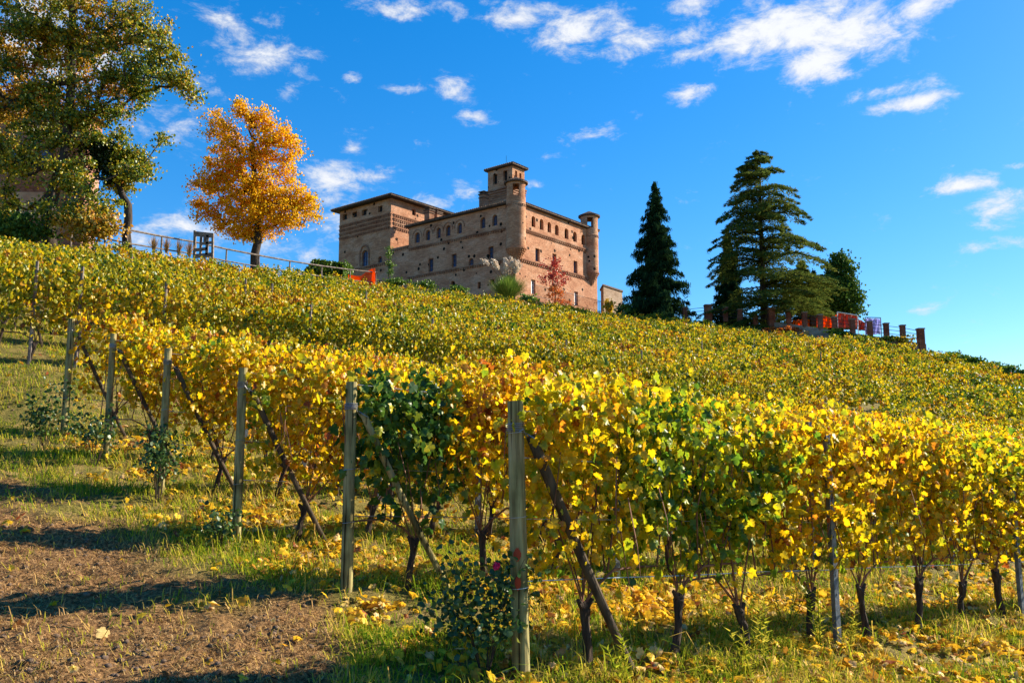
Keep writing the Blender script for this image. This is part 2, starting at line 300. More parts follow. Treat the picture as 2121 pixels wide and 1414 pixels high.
def T(x, y):
    x = np.asarray(x, float); y = np.asarray(y, float)
    v = -UY * x + UX * y
    n = (fbm(x * .7, y * .7, 3, 3) - .5) * .16 + (fbm(x * 3.1, y * 3.1, 9, 3) - .5) * .07
    z = T0(x, y) + n * np.clip((40 - y) / 20, .3, 1)
    # small mounds under each front row
    k = (v - 5.11) / 2.33; ph = k - np.round(k); end = 3.52 - .385 * k; u = UX * x + UY * y
    m = np.where((k > -.5) & (k < 5.5) & (u > end - .8), 1, 0) * smooth01((u - end + .8) / .8)
    return z + m * (.09 * np.exp(-(ph / .12) ** 2) - .05)
def dirt_mask(x, y):     # 1 on the bare track left of the row ends
    u = UX * x + UY * y; v = -UY * x + UX * y
    end = 3.52 - .165 * (v - 5.11)
    d = (end - u) - .95 - np.clip((v - 9) * .18, -.3, .8) + (fbm(x * 1.1, y * 1.1, 5) - .5) * 2.4
    return smooth01(d / .9 + .5) * smooth01((15.6 - v) / 3.0)

def axis(stops):
    out = [stops[0][0]]
    for (a, _), (b, st) in zip(stops[:-1], stops[1:]):
        n = max(1, int(round((b - a) / st))); out += list(np.linspace(a, b, n + 1)[1:])
    return np.array(out)
gx = axis([(-1600, 0), (-300, 260), (-80, 20), (-30, 3), (-10, .5), (2, .055), (10, .08), (16, .14), (40, 1.0), (90, 5), (300, 30), (1600, 260)])
gy = axis([(-600, 0), (-60, 90), (-6, 9), (3, 1), (13, .055), (24, .18), (60, 1.5), (110, 2.0), (200, 15), (500, 60), (1800, 260)])
GX, GY = np.meshgrid(gx, gy); GZ = T(GX, GY)
dm = dirt_mask(GX, GY); near = (GY < 26) & (GY > 2) & (abs(GX) < 18)
GZ = GZ + np.where(near, (fbm(GX * 11, GY * 11, 21, 3) - .5) * (.05 + .05 * dm) + (fbm(GX * 5, GY * 5, 31, 2) - .5) * .05, 0)
V = np.stack([GX, GY, GZ], -1).reshape(-1, 3); nx, ny = len(gx), len(gy)
i = (np.arange(ny - 1)[:, None] * nx + np.arange(nx - 1)[None, :]).ravel(); Fc = np.stack([i, i + 1, i + 1 + nx, i + nx], 1)
def ground_mat():
    m, nt, N, L = mat('ground_soil_grass')
    a = N('ShaderNodeAttribute'); a.attribute_name = 'rnd'; tc = N('ShaderNodeTexCoord')
    n1 = noise(N, L, 2.2, 8, tc.outputs['Object'], .65); n2 = noise(N, L, 26, 6, tc.outputs['Object'], .7)
    soil = ramp(N, [(.36, (.05, .025, .010)), (.49, (.18, .095, .038)), (.68, (.44, .25, .10))], n2, L)  # dark low stops put shading of the gaps into the soil colour
    gr = ramp(N, [(.3, (.09, .09, .02)), (.5, (.20, .17, .045)), (.7, (.32, .22, .09))], n1, L)
    gr2 = N('ShaderNodeMix'); gr2.data_type = 'RGBA'; gr2.blend_type = 'MULTIPLY'; gr2.inputs[0].default_value = .8; L(gr.outputs[0], gr2.inputs[6])
    rr = ramp(N, [(.3, (.3, .28, .25)), (.65, (1.3, 1.2, 1.1))], n2, L); L(rr.outputs[0], gr2.inputs[7])
    mx = N('ShaderNodeMix'); mx.data_type = 'RGBA'; L(a.outputs['Fac'], mx.inputs[0]); L(gr2.outputs[2], mx.inputs[6]); L(soil.outputs[0], mx.inputs[7])
    p = N('ShaderNodeBsdfPrincipled'); L(mx.outputs[2], p.inputs['Base Color']); p.inputs['Roughness'].default_value = .95; p.inputs['Specular IOR Level'].default_value = .1
    b = N('ShaderNodeBump'); b.inputs['Strength'].default_value = .8; b.inputs['Distance'].default_value = .05; L(n2, b.inputs['Height']); L(b.outputs[0], p.inputs['Normal'])
    o = N('ShaderNodeOutputMaterial'); L(p.outputs[0], o.inputs[0]); return m
M['ground'] = ground_mat()
g = link('hillside_ground', fast_mesh('hillside_ground', V, Fc, M['ground'], dm.ravel() * near.ravel(), True)); tag(g, kind='structure')

# ------------------------------------------------------------------ leaf clouds
def tri_fan(outline, centre):
    n = len(outline); v = np.array(list(outline) + [centre], float); f = np.array([(n, i, (i + 1) % n) for i in range(n)]); return v, f
_o = [(0, .02), (.20, -.14), (.46, .02), (.40, .22), (.56, .44), (.30, .50), (.26, .74), (0, 1.0)]
_o = _o + [(-x, y) for x, y in _o[-2:0:-1]]
TV = tri_fan([(x, y - .3, -.32 * abs(x) - .30 * (y - .3) ** 2 + .10 * math.sin(i * 2.1)) for i, (x, y) in enumerate(_o)], (0, .1, .06))
TM = (np.array([(0, -.5, 0), (.42, -.1, -.14), (.25, .38, -.1), (0, .5, -.08), (-.25, .38, -.1), (-.42, -.1, -.14), (0, -.05, .05)], float), np.array([(6, i, (i + 1) % 6) for i in range(6)]))
TQ = (np.array([(0, -.5, 0), (.42, 0, -.16), (0, .5, 0), (-.42, 0, -.16)], float), np.array([(0, 1, 2), (0, 2, 3)]))
TN = (np.array([(-.09, -.5, 0), (.09, -.5, 0), (0, .5, .05)], float), np.array([(0, 1, 2)]))
EDGE = {15: np.array([.16] * 14 + [-.03]), 7: np.array([.12] * 6 + [-.03])}
EDGE[15][[0, 4, 7, 10]] = [.0, .26, .30, .26]
def edge(rnd, tmpl):
    k = len(tmpl[0]); e = EDGE.get(k)
    if e is None: return np.repeat(rnd, k)
    return (rnd[:, None] + e[None] * (rng.random((len(rnd), 1)) ** 1.5) * 1.2).ravel()
def norm(a): return a / (np.linalg.norm(a, axis=-1, keepdims=True) + 1e-9)
def leaf_arrays(P, Tp, Nn, Sz, tmpl):
    Tp = norm(Tp); Nn = norm(Nn - Tp * (Nn * Tp).sum(-1, keepdims=True)); X = np.cross(Tp, Nn); tv, tf = tmpl; Sz = np.asarray(Sz)[:, None, None]; zf = (.2 + 2.0 * rng.random(len(P)) ** 1.3)[:, None, None]
    V = P[:, None, :] + Sz * (tv[None, :, 0:1] * X[:, None] + tv[None, :, 1:2] * Tp[:, None] + zf * tv[None, :, 2:3] * Nn[:, None])
    k = len(tv); Fc = (np.arange(len(P)) * k)[:, None, None] + tf[None]
    return V.reshape(-1, 3), Fc.reshape(-1, 3)
def leaves(name, P, Sz, tmpl, mt, parent=None, org=(0, 0, 0), down=.8, rnd=None, Tp=None, Nn=None, mesh_only=False):
    n = len(P); P = np.asarray(P, float)
    if Tp is None: Tp = rng.normal(size=(n, 3)) * .6 + np.array([0, 0, -down])
    if Nn is None: Nn = rng.normal(size=(n, 3)) + np.array([0, 0, .5])
    if rnd is None: rnd = rng.random(n)
    if parent is not None: org = ORG[parent.name]
    Sz = np.broadcast_to(Sz, (n,)); V, Fc = leaf_arrays(P - np.asarray(org), Tp, Nn, Sz, tmpl)
    me = fast_mesh(name, V, Fc, mt, edge(rnd, tmpl))
    if mesh_only: return me
    return link(name, me, parent, org)

# ------------------------------------------------------------------ castle
D0 = 120.0
A = np.array([.5, D0, 0.]); a_ = np.array([.628, .778, 0]); a_ /= np.linalg.norm(a_); b_ = np.array([-a_[1], a_[0], 0])
ZUP = np.array([0, 0, 1.])
castle = empty('castle', (A[0], A[1], 20.0), 'brown brick castle with corner turrets and a tall square keep on the hilltop', 'castle')
def wall(name, O, d, n, w, z0, z1, ops, mt, parent, depth=.45, pane=True):
    """wall face from O along d (width w), outward normal n, with openings (s0,s1,z0,z1,arched,style)"""
    O = np.array(O, float); mb = MB(); P = lambda s, z, k=0: O + d * s + ZUP * (z - O[2]) - n * k
    ss = sorted({0, w, *[q[0] for q in ops], *[q[1] for q in ops]}); zs = sorted({z0, z1, *[q[2] for q in ops], *[q[3] for q in ops]})
    for i in range(len(ss) - 1):
        for j in range(len(zs) - 1):
            cs, cz = (ss[i] + ss[i + 1]) / 2, (zs[j] + zs[j + 1]) / 2
            if any(q[0] < cs < q[1] and q[2] < cz < q[3] for q in ops): continue
            mb.add([P(ss[i], zs[j]), P(ss[i + 1], zs[j]), P(ss[i + 1], zs[j + 1]), P(ss[i], zs[j + 1])], [(0, 1, 2, 3)])
    for q in ops:
        s0, s1, a, b, arch, style = q; r = (s1 - s0) / 2; c = (s0 + s1) / 2
        if arch:
            h = r * .95; pts = [(c - r * math.cos(t), b - h + h * math.sin(t)) for t in np.linspace(0, math.pi, 11)]
            for k in range(5): mb.add([P(s0, b), P(*pts[k]), P(*pts[k + 1])], [(0, 1, 2)])
            for k in range(5, 10): mb.add([P(s1, b), P(*pts[k]), P(*pts[k + 1])], [(0, 1, 2)])
            mb.add([P(s0, b), P(*pts[5]), P(s1, b)], [(0, 1, 2)]) if abs(pts[5][1] - b) > .01 else None
        else: pts = [(s0, b), (s1, b)]
        poly = [(s0, a)] + pts + [(s1, a)]
        for k in range(len(poly)):
            p, q2 = poly[k], poly[(k + 1) % len(poly)]
            mb.add([P(*p), P(*q2), P(*q2, depth), P(*p, depth)], [(0, 1, 2, 3)])
        mb.add([P(s0 - .3, a - .3, depth + .5), P(s1 + .3, a - .3, depth + .5), P(s1 + .3, b + .3, depth + .5), P(s0 - .3, b + .3, depth + .5)], [(0, 1, 2, 3)]) if style == 'niche' else None
        if style == 'niche': continue
        # window: frame bars with a pane child
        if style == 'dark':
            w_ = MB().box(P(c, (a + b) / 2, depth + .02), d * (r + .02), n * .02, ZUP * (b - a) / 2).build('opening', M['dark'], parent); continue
        fr = MB(); t = .09
        for sx in (s0 + t / 2, c, s1 - t / 2): fr.box(P(sx, (a + b) / 2, depth - .05), d * t / 2, n * .04, ZUP * ((b - a) / 2))
        for zz in np.linspace(a + t / 2, b - t / 2, 4 if b - a > 1.3 else 3): fr.box(P(c, zz, depth - .05), d * (r - .001), n * .035, ZUP * t / 2)
        o = fr.build('window', M['white'] if style == 'white' else M['frame'], parent)
        MB().box(P(c, (a + b) / 2, depth + .04), d * (r + .03), n * .03, ZUP * (b - a) / 2).build('pane', M['glass'], o)
        if style == 'white': MB().box(P(s0 + r * .5, (a + b) / 2, depth - .15), d * r * .45, n * .03, ZUP * ((b - a) / 2 - .04)).build('shutter', M['white'], o)
    return mb.build(name, mt, parent)
def cornice(name, O, d, n, w, z, parent, tooth=.5, h=.32, out=.2, mt='corbel', ledge=True):
    mb = MB(); O = np.array(O, float); k = int(w / tooth)
    for i in range(k):
        s = (i + .5) * w / k; mb.box(O + d * s + ZUP * (z - O[2] - h / 2) + n * out / 2 * .9, d * tooth * .24, n * out / 2 * .9, ZUP * h / 2)
    if ledge: mb.box(O + d * w / 2 + ZUP * (z - O[2] + .09) + n * (out / 2 + .01), d * w / 2, n * (out / 2 + .03), ZUP * .09)
    return mb.build(name, M[mt], parent)
def build_castle():
    nR = -b_; nL = -a_; L1 = 22.3; TM_ = 22.9; ZB = 14.0
    RW = [(4.03, 4.97, 33.62, 35.35), (6.12, 7.08, 33.62, 35.35), (8.16, 9.1, 33.6, 35.3), (10.16, 11.14, 33.55, 35.28), (12.8, 13.9, 33.52, 35.25), (15.22, 16.3, 33.5, 35.2), (17.65, 18.75, 33.45, 35.2)]
    ops = [(s0, s1, z0, z1, True, 'niche') for s0, s1, z0, z1 in RW]
    ops += [(4.95, 6.05, 28.35, 30.42, False, 'glass'), (9.4, 10.5, 28.35, 30.4, False, 'glass'), (15.3, 16.4, 28.2, 30.3, False, 'glass'), (3.84, 4.94, 23.1, 25.35, False, 'white'), (15.4, 16.5, 22.9, 25.2, False, 'white')]
    wall('sunlit_wall', A + ZUP * ZB, a_, nR, L1, ZB, 36.6, ops, M['brick'], castle)
    LW = [(20.9, 1.2), (18.4, 1.0), (15.98, .95), (13.84, .98), (11.36, 1.0), (6.47, 1.02), (4.04, 1.0)]
    ops = [(t - w / 2, t + w / 2, 33.58, 35.32, True, 'glass') for t, w in LW] + [(17.1, 18.2, 28.26, 30.4, False, 'glass'), (11.95, 13.0, 28.3, 30.4, False, 'glass'), (8.35, 9.4, 28.0, 29.2, True, 'glass'), (4.3, 5.3, 28.4, 30.42, False, 'glass'),
            (12.2, 13.2, 23.4, 26.05, True, 'dark'), (6.85, 7.5, 24.15, 25.2, False, 'dark'), (16.9, 17.9, 24.6, 25.9, True, 'dark'), (4.1, 4.95, 24.4, 25.25, False, 'dark')]
    wall('shaded_wall', A + ZUP * ZB, b_, nL, TM_, ZB, 36.6, ops, M['brick'], castle)
    # back walls
    mb = MB(); c = [A, A + a_ * L1, A + a_ * L1 + b_ * TM_, A + b_ * TM_]
    for p, q in ((c[1], c[2]), (c[2], c[3])): mb.add([p + ZUP * ZB, q + ZUP * ZB, q + ZUP * 36.6, p + ZUP * 36.6], [(0, 1, 2, 3)])
    mb.build('rear_wall', M['brick'], castle)
    # blind arches over the upper windows of the shaded wall
    mb = MB()
    for t, w in LW[:5]:
        pts = [A + b_ * (t + 1.05 * math.cos(q)) + ZUP * (34.7 + 1.05 * math.sin(q)) + nL * .05 for q in np.linspace(-.2, math.pi + .2, 14)]; mb.tube(pts, .07, 4)
    mb.build('blind_arch_moulding', M['corbel'], castle)
    # cornices
    cornice('upper_cornice', A + a_ * 1.6, a_, nR, 18.6, 32.72, castle); cornice('upper_cornice', A + b_ * 1.5, b_, nL, TM_ - 1.5, 32.72, castle)
    cornice('lower_cornice', A + a_ * 1.2, a_, nR, 19.6, 27.95, castle); cornice('lower_cornice', A + b_ * 1.2, b_, nL, TM_ - 1.2, 27.85, castle)
    # roof: hipped, low pitch, thick tiled edge
    def hip(name, O, la, lb, z, ov, rise, parent, rows=True, inset=None):
        p = [O - a_ * ov - b_ * ov, O + a_ * (la + ov) - b_ * ov, O + a_ * (la + ov) + b_ * (lb + ov), O - a_ * ov + b_ * (lb + ov)]
        ins = inset or min(la, lb) / 2 + ov; z = float(z)
        if la > lb: r = [p[0] + a_ * ins + b_ * (lb / 2 + ov), p[1] - a_ * ins + b_ * (lb / 2 + ov)]; fs = [(0, 1, 5, 4), (1, 2, 5), (2, 3, 4, 5), (3, 0, 4)]
        else: r = [p[0] + b_ * ins + a_ * (la / 2 + ov), p[3] - b_ * ins + a_ * (la / 2 + ov)]; fs = [(0, 1, 4), (1, 2, 5, 4), (2, 3, 5), (3, 0, 4, 5)]
        top = [np.array([q[0], q[1], z + .22]) for q in p] + [np.array([q[0], q[1], z + .22 + rise]) for q in r]
        bot = [np.array([q[0], q[1], z]) for q in p]
        mb = MB().add(top + bot, fs + [(6, 9, 8, 7)] + [(k, 6 + k, 6 + (k + 1) % 4, (k + 1) % 4) for k in range(4)])
        # tile ribs running down every slope
        if rows:
            for k in range(4):
                e0, e1 = top[k], top[(k + 1) % 4]; L_ = np.linalg.norm(e1 - e0); dd = (e1 - e0) / L_; f = fs[k] if k < len(fs) else None
                rid = [top[q] for q in f if q > 3]; m = int(L_ / .42)
                inn = np.cross(ZUP, dd); dist = abs(np.dot(rid[0] - e0, inn)); 
                for q in range(m):
                    s = (q + .5) * L_ / m; lim = min(1, s / max(.01, min(abs(np.dot(x - e0, dd)) for x in rid)), (L_ - s) / max(.01, min(abs(np.dot(x - e1, dd)) for x in rid)))
                    st = e0 + dd * s; en = st + (inn * dist + ZUP * rise) * lim
                    mb.bar(st - inn * .08 + ZUP * .03, en + ZUP * .03, .2, .12)
        o = mb.build(name, M['tile'], parent)
        cc_ = (bot[0] + bot[2]) / 2; MB().box(cc_ - ZUP * .06, a_ * (la / 2 + ov - .12), b_ * (lb / 2 + ov - .12), ZUP * .055).build('soffit', M['timber'], o)
        return o
    hip('main_roof', A + ZUP * 0, L1 - .3, TM_, 36.55, .55, 1.7, castle, inset=9)
    MB().tube([A - b_ * .3 + a_ * 18.2 + ZUP * 36.3, A - b_ * .1 + a_ * 17.7 + ZUP * 35.6, A - b_ * .1 + a_ * 17.7 + ZUP * 35.5], .06, 5).build('downpipe', M['timber'], castle)
    # turrets
    def turret(c, r, zr, ze, zb, zt, open_az):
        seg = 36; mb = MB(); zo0, zo1 = ze - 2.1, ze - .35
        levels = [(zb, r), (zb + 3, r), (ze - 3.4, r), (ze - 3.3, r + .06), (ze - 3.2, r), (zo0, r), (zo1, r), (ze, r)]
        for i in range(len(levels) - 1):
            (z0, r0), (z1, r1) = levels[i], levels[i + 1]
            for k in range(seg):
                t0, t1 = 2 * math.pi * k / seg, 2 * math.pi * (k + 1) / seg; tm = (t0 + t1) / 2
                if abs(z0 - zo0) < 1e-6 and any(abs((tm - o + math.pi) % (2 * math.pi) - math.pi) < .27 for o in open_az): continue
                f = lambda t, z, q: (c[0] + q * math.cos(t), c[1] + q * math.sin(t), z)
                mb.add([f(t0, z0, r0), f(t1, z0, r0), f(t1, z1, r1), f(t0, z1, r1)], [(0, 1, 2, 3)])
                if z0 >= zo0 - .01: mb.add([f(t0, z0, r - .3), f(t1, z0, r - .3), f(t1, z1, r - .3), f(t0, z1, r - .3)], [(0, 3, 2, 1)])
        mb.add([(c[0] + (r - .01) * math.cos(t), c[1] + (r - .01) * math.sin(t), zo0) for t in np.linspace(0, 2 * math.pi, 24, endpoint=False)], [tuple(range(24))])
        o = mb.build('turret', M['brick2'], castle)
        # corbelled foot: stepped rings of staggered bricks shrinking to the corner
        fb = MB(); nst = 7; h = (zb - zt) / nst
        for i in range(nst):
            q = i / nst; rr = r * (1 - q * .82); z1 = zb - i * h; fb.tube([(c[0], c[1], z1 - h), (c[0], c[1], z1)], rr, 24)
            m = max(8, int(rr * 16))
            for k in range(m):
                t = 2 * math.pi * (k + .5 * (i % 2)) / m; dd = np.array([math.cos(t), math.sin(t), 0]); e = np.array([-dd[1], dd[0], 0])
                fb.box(np.array([c[0], c[1], z1 - h * .45]) + dd * (rr + .05), e * (math.pi * rr / m * .55), dd * .07, ZUP * h * .3)
        fb.build('corbel_foot', M['brick2'], o)
        # zigzag band
        zz = MB().tube([(c[0], c[1], ze - 3.62), (c[0], c[1], ze - 3.55)], r + .05, 32); m = 24
        for k in range(m):
            t = 2 * math.pi * k / m; dd = np.array([math.cos(t), math.sin(t), 0]); e = np.array([-dd[1], dd[0], 0])
            zz.box(np.array([c[0], c[1], ze - 3.5]) + dd * (r + .03), e * .06 + ZUP * .1, dd * .05, ZUP * .12)
        zz.build('brick_band', M['corbel'], o)
        rf = MB(); n = 28; ring = lambda q, z: [(c[0] + q * math.cos(2 * math.pi * k / n), c[1] + q * math.sin(2 * math.pi * k / n), z) for k in range(n)]
        R0 = r + .36; v = ring(R0, ze) + ring(R0, ze + .16) + [(c[0], c[1], zr), (c[0], c[1], ze)]
        rf.add(v, [(k, (k + 1) % n, n + (k + 1) % n, n + k) for k in range(n)] + [(n + k, n + (k + 1) % n, 2 * n) for k in range(n)] + [((k + 1) % n, k, 2 * n + 1) for k in range(n)])
        for k in range(n): p = v[n + k]; rf.bar((p[0], p[1], p[2] + .03), (c[0] + (p[0] - c[0]) * .12, c[1] + (p[1] - c[1]) * .12, zr - .02), .17, .1)
        rf.build('turret_roof', M['tile'], o)
    turret(A + a_ * .15 - b_ * .1 + b_ * .1, 1.47, 40.35, 39.35, 29.4, 27.4, [-math.pi / 2, math.pi / 2, 0, math.pi])
    turret(A + a_ * 20.6 + b_ * .35, 1.5, 39.75, 38.75, 29.1, 26.9, [-math.pi / 2, math.pi / 2, 0, math.pi])
    # keep
    K = np.array([.05, 132., 0.]); wb, wa = 5.35, 3.3
    kp = wall('keep', K + ZUP * 36, b_, nL, wb, 36, 46.6, [(1.1, 1.95, 44.2, 45.9, False, 'dark'), (3.3, 4.2, 44.0, 45.75, False, 'dark')], M['brick2'], castle)
    wall('keep_side_wall', K + ZUP * 36, a_, nR, wa, 36, 46.6, [(.75, 1.3, 44.1, 45.8, False, 'dark'), (1.9, 2.45, 44.0, 45.7, False, 'dark')], M['brick2'], kp)
    mb = MB(); c = [K + a_ * wa, K + a_ * wa + b_ * wb, K + b_ * wb]
    for p, q in ((c[0], c[1]), (c[1], c[2])): mb.add([p + ZUP * 36, q + ZUP * 36, q + ZUP * 46.6, p + ZUP * 46.6], [(0, 1, 2, 3)])
    mb.build('keep_rear_wall', M['brick2'], kp)
    for i in range(5): # corbelled belt: each course steps out
        MB().box(K + a_ * wa / 2 + b_ * wb / 2 + ZUP * (42.9 - i * .42), a_ * (wa / 2 + .3 - i * .06), b_ * (wb / 2 + .3 - i * .06), ZUP * .13).build('corbel_course', M['corbel'], kp)
    hip('keep_roof', K, wa, wb, 46.6, .5, .75, kp, inset=1.9)
    MB().tube([K + a_ * 1.6 + b_ * 2.6 + ZUP * 47.4, K + a_ * 1.6 + b_ * 2.6 + ZUP * 49.2], .03, 4).build('lightning_rod', M['iron'], kp)
    # left tower
    O = A + b_ * 27.38; wt, la = 13.7, 15.5; oo = 27.38
    tw = [(39.05 - oo, 40.25 - oo, 40.8, 41.83, False, 'dark'), (36.3 - oo, 37.55 - oo, 40.76, 41.78, False, 'dark'), (33.7 - oo, 35.05 - oo, 40.65, 41.74, False, 'dark'), (29.6 - oo, 30.7 - oo, 40.5, 41.62, False, 'dark'),
          (33.16 - oo, 34.75 - oo, 31.43, 34.3, True, 'glass'), (29.42 - oo, 30.47 - oo, 31.5, 32.6, True, 'glass')]
    t1 = wall('tower_front_wall', O + ZUP * ZB, b_, nL, wt, ZB, 42.6, tw, M['brick2'], castle)
    wall('tower_side_wall', O + ZUP * ZB, a_, nR, la, ZB, 42.6, [(5.0, 5.9, 40.6, 41.7, False, 'dark'), (1.6, 1.72, 34.6, 35.8, False, 'dark')], M['brick'], t1)
    mb = MB(); c = [O + a_ * la, O + a_ * la + b_ * wt, O + b_ * wt]
    for p, q in ((c[0], c[1]), (c[1], c[2])): mb.add([p + ZUP * ZB, q + ZUP * ZB, q + ZUP * 42.6, p + ZUP * 42.6], [(0, 1, 2, 3)])
    mb.build('tower_rear_wall', M['brick2'], t1)
    for z in (39.7, 38.95, 38.2, 37.45):
        cornice('corbel_band', O, b_, nL, wt, z, t1, .42, .34, .14); cornice('corbel_band', O + a_ * .6, a_, nR, 9, z, t1, .5, .34, .14)
    cornice('tower_lower_cornice', O + b_ * .2, b_, nL, 10, 31.2, t1)
    mb = MB(); pts = [O + b_ * (6.58 + 1.15 * math.cos(q)) + ZUP * (33.6 + 1.55 * math.sin(q)) + nL * .05 for q in np.linspace(-.1, math.pi + .1, 16)]; mb.tube([pts[0] - ZUP * 2.1] + pts + [pts[-1] - ZUP * 2.1], .2, 4); mb.build('arched_window_surround', M['corbel'], t1)
    hip('tower_roof', O, la, wt, 42.6, 1.2, 2.6, t1, inset=7.5)
    # low curtain wall between tower and main block
    MB().box(A + b_ * 25.1 + a_ * .45 + ZUP * 23.72, b_ * 2.25, a_ * .4, ZUP * 9.8).build('curtain_wall', M['brick'], castle)
    cornice('curtain_cornice', A + a_ * .05 + b_ * 22.95, b_, nL, 4.4, 33.2, castle, .45, .3, .18)
    # chimneys
    def chimney(p, w, h):
        o = MB().box(p + ZUP * h / 2, a_ * w / 2, b_ * w / 2, ZUP * h / 2).build('chimney', M['corbel'], castle)
        q = MB().box(p + ZUP * (h * .74), a_ * (w / 2 + .1), b_ * (w / 2 + .1), ZUP * .07); q.box(p + ZUP * (h + .05), a_ * (w / 2 + .12), b_ * (w / 2 + .12), ZUP * .1)
        for i in (-1, 1):
            for j in (-1, 1): q.box(p + ZUP * (h + .28) + a_ * i * w * .35 + b_ * j * w * .35, a_ * .09, b_ * .09, ZUP * .15)
        q.box(p + ZUP * (h + .48), a_ * (w / 2 + .1), b_ * (w / 2 + .1), ZUP * .06); q.build('chimney_cap', M['tile'], o)
    def pp(x, y, Y): return at(x, y, Y)
    chimney(pp(1001.5, 430, 131), 1.05, 2.1); chimney(pp(889, 456, 138), 1.2, 1.6); chimney(pp(905, 452, 140), 1.3, .9)
build_castle()

# annex wall right of the castle
p = at(1250, 592, 128); q = at(1288, 587, 133)
an = empty('outbuilding', ((p[0] + q[0]) / 2, 130, 19), 'small plain brick outbuilding with a thin dark roof edge between castle and spruce', 'building')
dd = np.array([q[0] - p[0], q[1] - p[1], 0]); w_ = np.linalg.norm(dd); dd /= w_; nn = np.array([.0, 1., 0]); c = (p + q) / 2; c[2] = 0
MB().add([c + dd * s * (w_ / 2 + (1.2 if z < 20 and s > 0 else 0)) + nn * k + ZUP * z for z in (16, p[2]) for s in (-1, 1) for k in (0, 4)], [(0, 2, 6, 4), (1, 5, 7, 3), (0, 4, 5, 1), (2, 3, 7, 6), (4, 6, 7, 5)]).build('wall', M['stone'], an)
MB().box(c + nn * 2 + ZUP * (p[2] + .1), dd * (w_ / 2 + .3), nn * 2.3, ZUP * .12).build('roof', M['tile'], an)

# ------------------------------------------------------------------ trees
def grow(trunk, targets, seg=.55, up=.15, jit=.12):
    pos = [np.array(p, float) for p in trunk]; par = [-1] + list(range(len(trunk) - 1)); tips = []
    t0 = np.array(trunk); tg = sorted(targets, key=lambda t: np.min(np.linalg.norm(t0 - t, axis=1)))
    arr = np.array(pos)
    lo = max(1, len(trunk) // 3)
    for t in tg:
        d = np.linalg.norm(arr - t, axis=1) + .25 * np.maximum(0, arr[:, 2] - t[2] + .3); d[:lo] += 50
        j = int(np.argmin(d)); s = arr[j]; L_ = np.linalg.norm(t - s); n = max(1, int(L_ / seg)); new = []
        bend = rng.normal(size=3) * jit * L_
        for k in range(1, n + 1):
            f = k / n; q = s + (t - s) * f + bend * math.sin(math.pi * f) * .6 + np.array([0, 0, -up * L_ * math.sin(math.pi * f)])
            if k < n: q = q + rng.normal(size=3) * .06 * seg
            new.append(q); par.append(j if k == 1 else len(pos) - 1); pos.append(q)
        tips.append(len(pos) - 1); arr = np.vstack([arr] + [np.array(new)])
    cnt = np.zeros(len(pos)); 
    for t in tips: cnt[t] = 1
    for i in range(len(pos) - 1, 0, -1): cnt[par[i]] += cnt[i]
    return arr, par, cnt, tips
def branches(mb, arr, par, cnt, r0, ntr, pw=.5, rmin=.012):
    tot = max(cnt[0], 1); rad = np.maximum(rmin, r0 * (cnt / tot) ** pw)
    for i in range(ntr, len(arr)):
        j = par[i]; n = 6 if rad[i] > .06 else 4 if rad[i] > .03 else 3
        mb.tube([arr[j], arr[i]], [min(rad[j], rad[i] * 1.5) if j >= ntr else rad[i] * 1.3, rad[i]], n, cap=False)
    return rad
def lobe_points(lobes, n):
    w = np.array([l[3] * l[4] * l[5] for l in lobes]) ** .75; w /= w.sum(); out = []
    for k in rng.choice(len(lobes), n, p=w):
        cx, cy, cz, rx, ry, rz = lobes[k]; d = rng.normal(size=3); d /= np.linalg.norm(d); r = rng.random() ** .45
        out.append(np.array([cx + d[0] * rx * r, cy + d[1] * ry * r, cz + d[2] * rz * r]))
    return out
def broadleaf(name, base, trunk, r0, lobes, ntg, per, size, mt, label, cat='tree', clump=.45, barewood=0, bark='bark', pw=.5, up=.12, tmpl=TM, group=None, second=None, rmin=.012, bare=()):
    o = empty(name, base, label, cat, group); tg = lobe_points(lobes, ntg) + (lobe_points(lobes_px(bare, base[1]), 110) if bare else []); nbt = 110 if bare else 0; arr, par, cnt, tips = grow(trunk, tg, up=up)
    mb = MB(); nt_ = len(trunk)
    tr = MB(); tr.tube(trunk, [r0 * (1.35 if i == 0 else 1 - .55 * i / (nt_ - 1)) for i in range(nt_)], 12, wob=.16); tr.build('trunk', M[bark], o, smooth=True)
    branches(mb, arr, par, cnt, r0 * .8, nt_, pw, rmin); mb.tube(trunk, r0 * .3, 5); mb.build('branches', M[bark], o)
    far_ = lobe_points(lobes_px(bare, base[1]), 60) if bare else []; FA = np.array(far_) if bare else None
    bare = set(random.sample(range(len(tips)), int(len(tips) * barewood)))
    if FA is not None: bare |= {k for k, t in enumerate(tips) if np.min(np.linalg.norm(FA - arr[t], axis=1)) < .28}
    P = []
    for k, t in enumerate(tips):
        if k in bare: continue
        m = int(per * (.4 + 1.2 * rng.random())); c = arr[t]; c2 = arr[par[t]]
        f = rng.random((m, 1)); P.append(c * f + c2 * (1 - f) + rng.normal(size=(m, 3)) * clump * np.array([1, 1, .7]) * (.5 + .8 * rng.random()))
    P = np.vstack(P); n = len(P); rnd = np.clip(rng.normal(.45, .2, n), 0, 1); Sz = size * (.6 + .8 * rng.random(n))
    if second:
        msk = second[1](P); leaves('second_foliage', P[msk], Sz[msk], tmpl, M[second[0]], o, rnd=rnd[msk]); P, Sz, rnd = P[~msk], Sz[~msk], rnd[~msk]
    leaves('crown', P, Sz, tmpl, M[mt], o, rnd=rnd)
    return o
def gz(x, y): return float(T(x, y))
def base_at(px, Y):
    x = (px - 1060.5) / F * Y / math.cos(PITCH) ; return np.array([x, Y, gz(x, Y)])
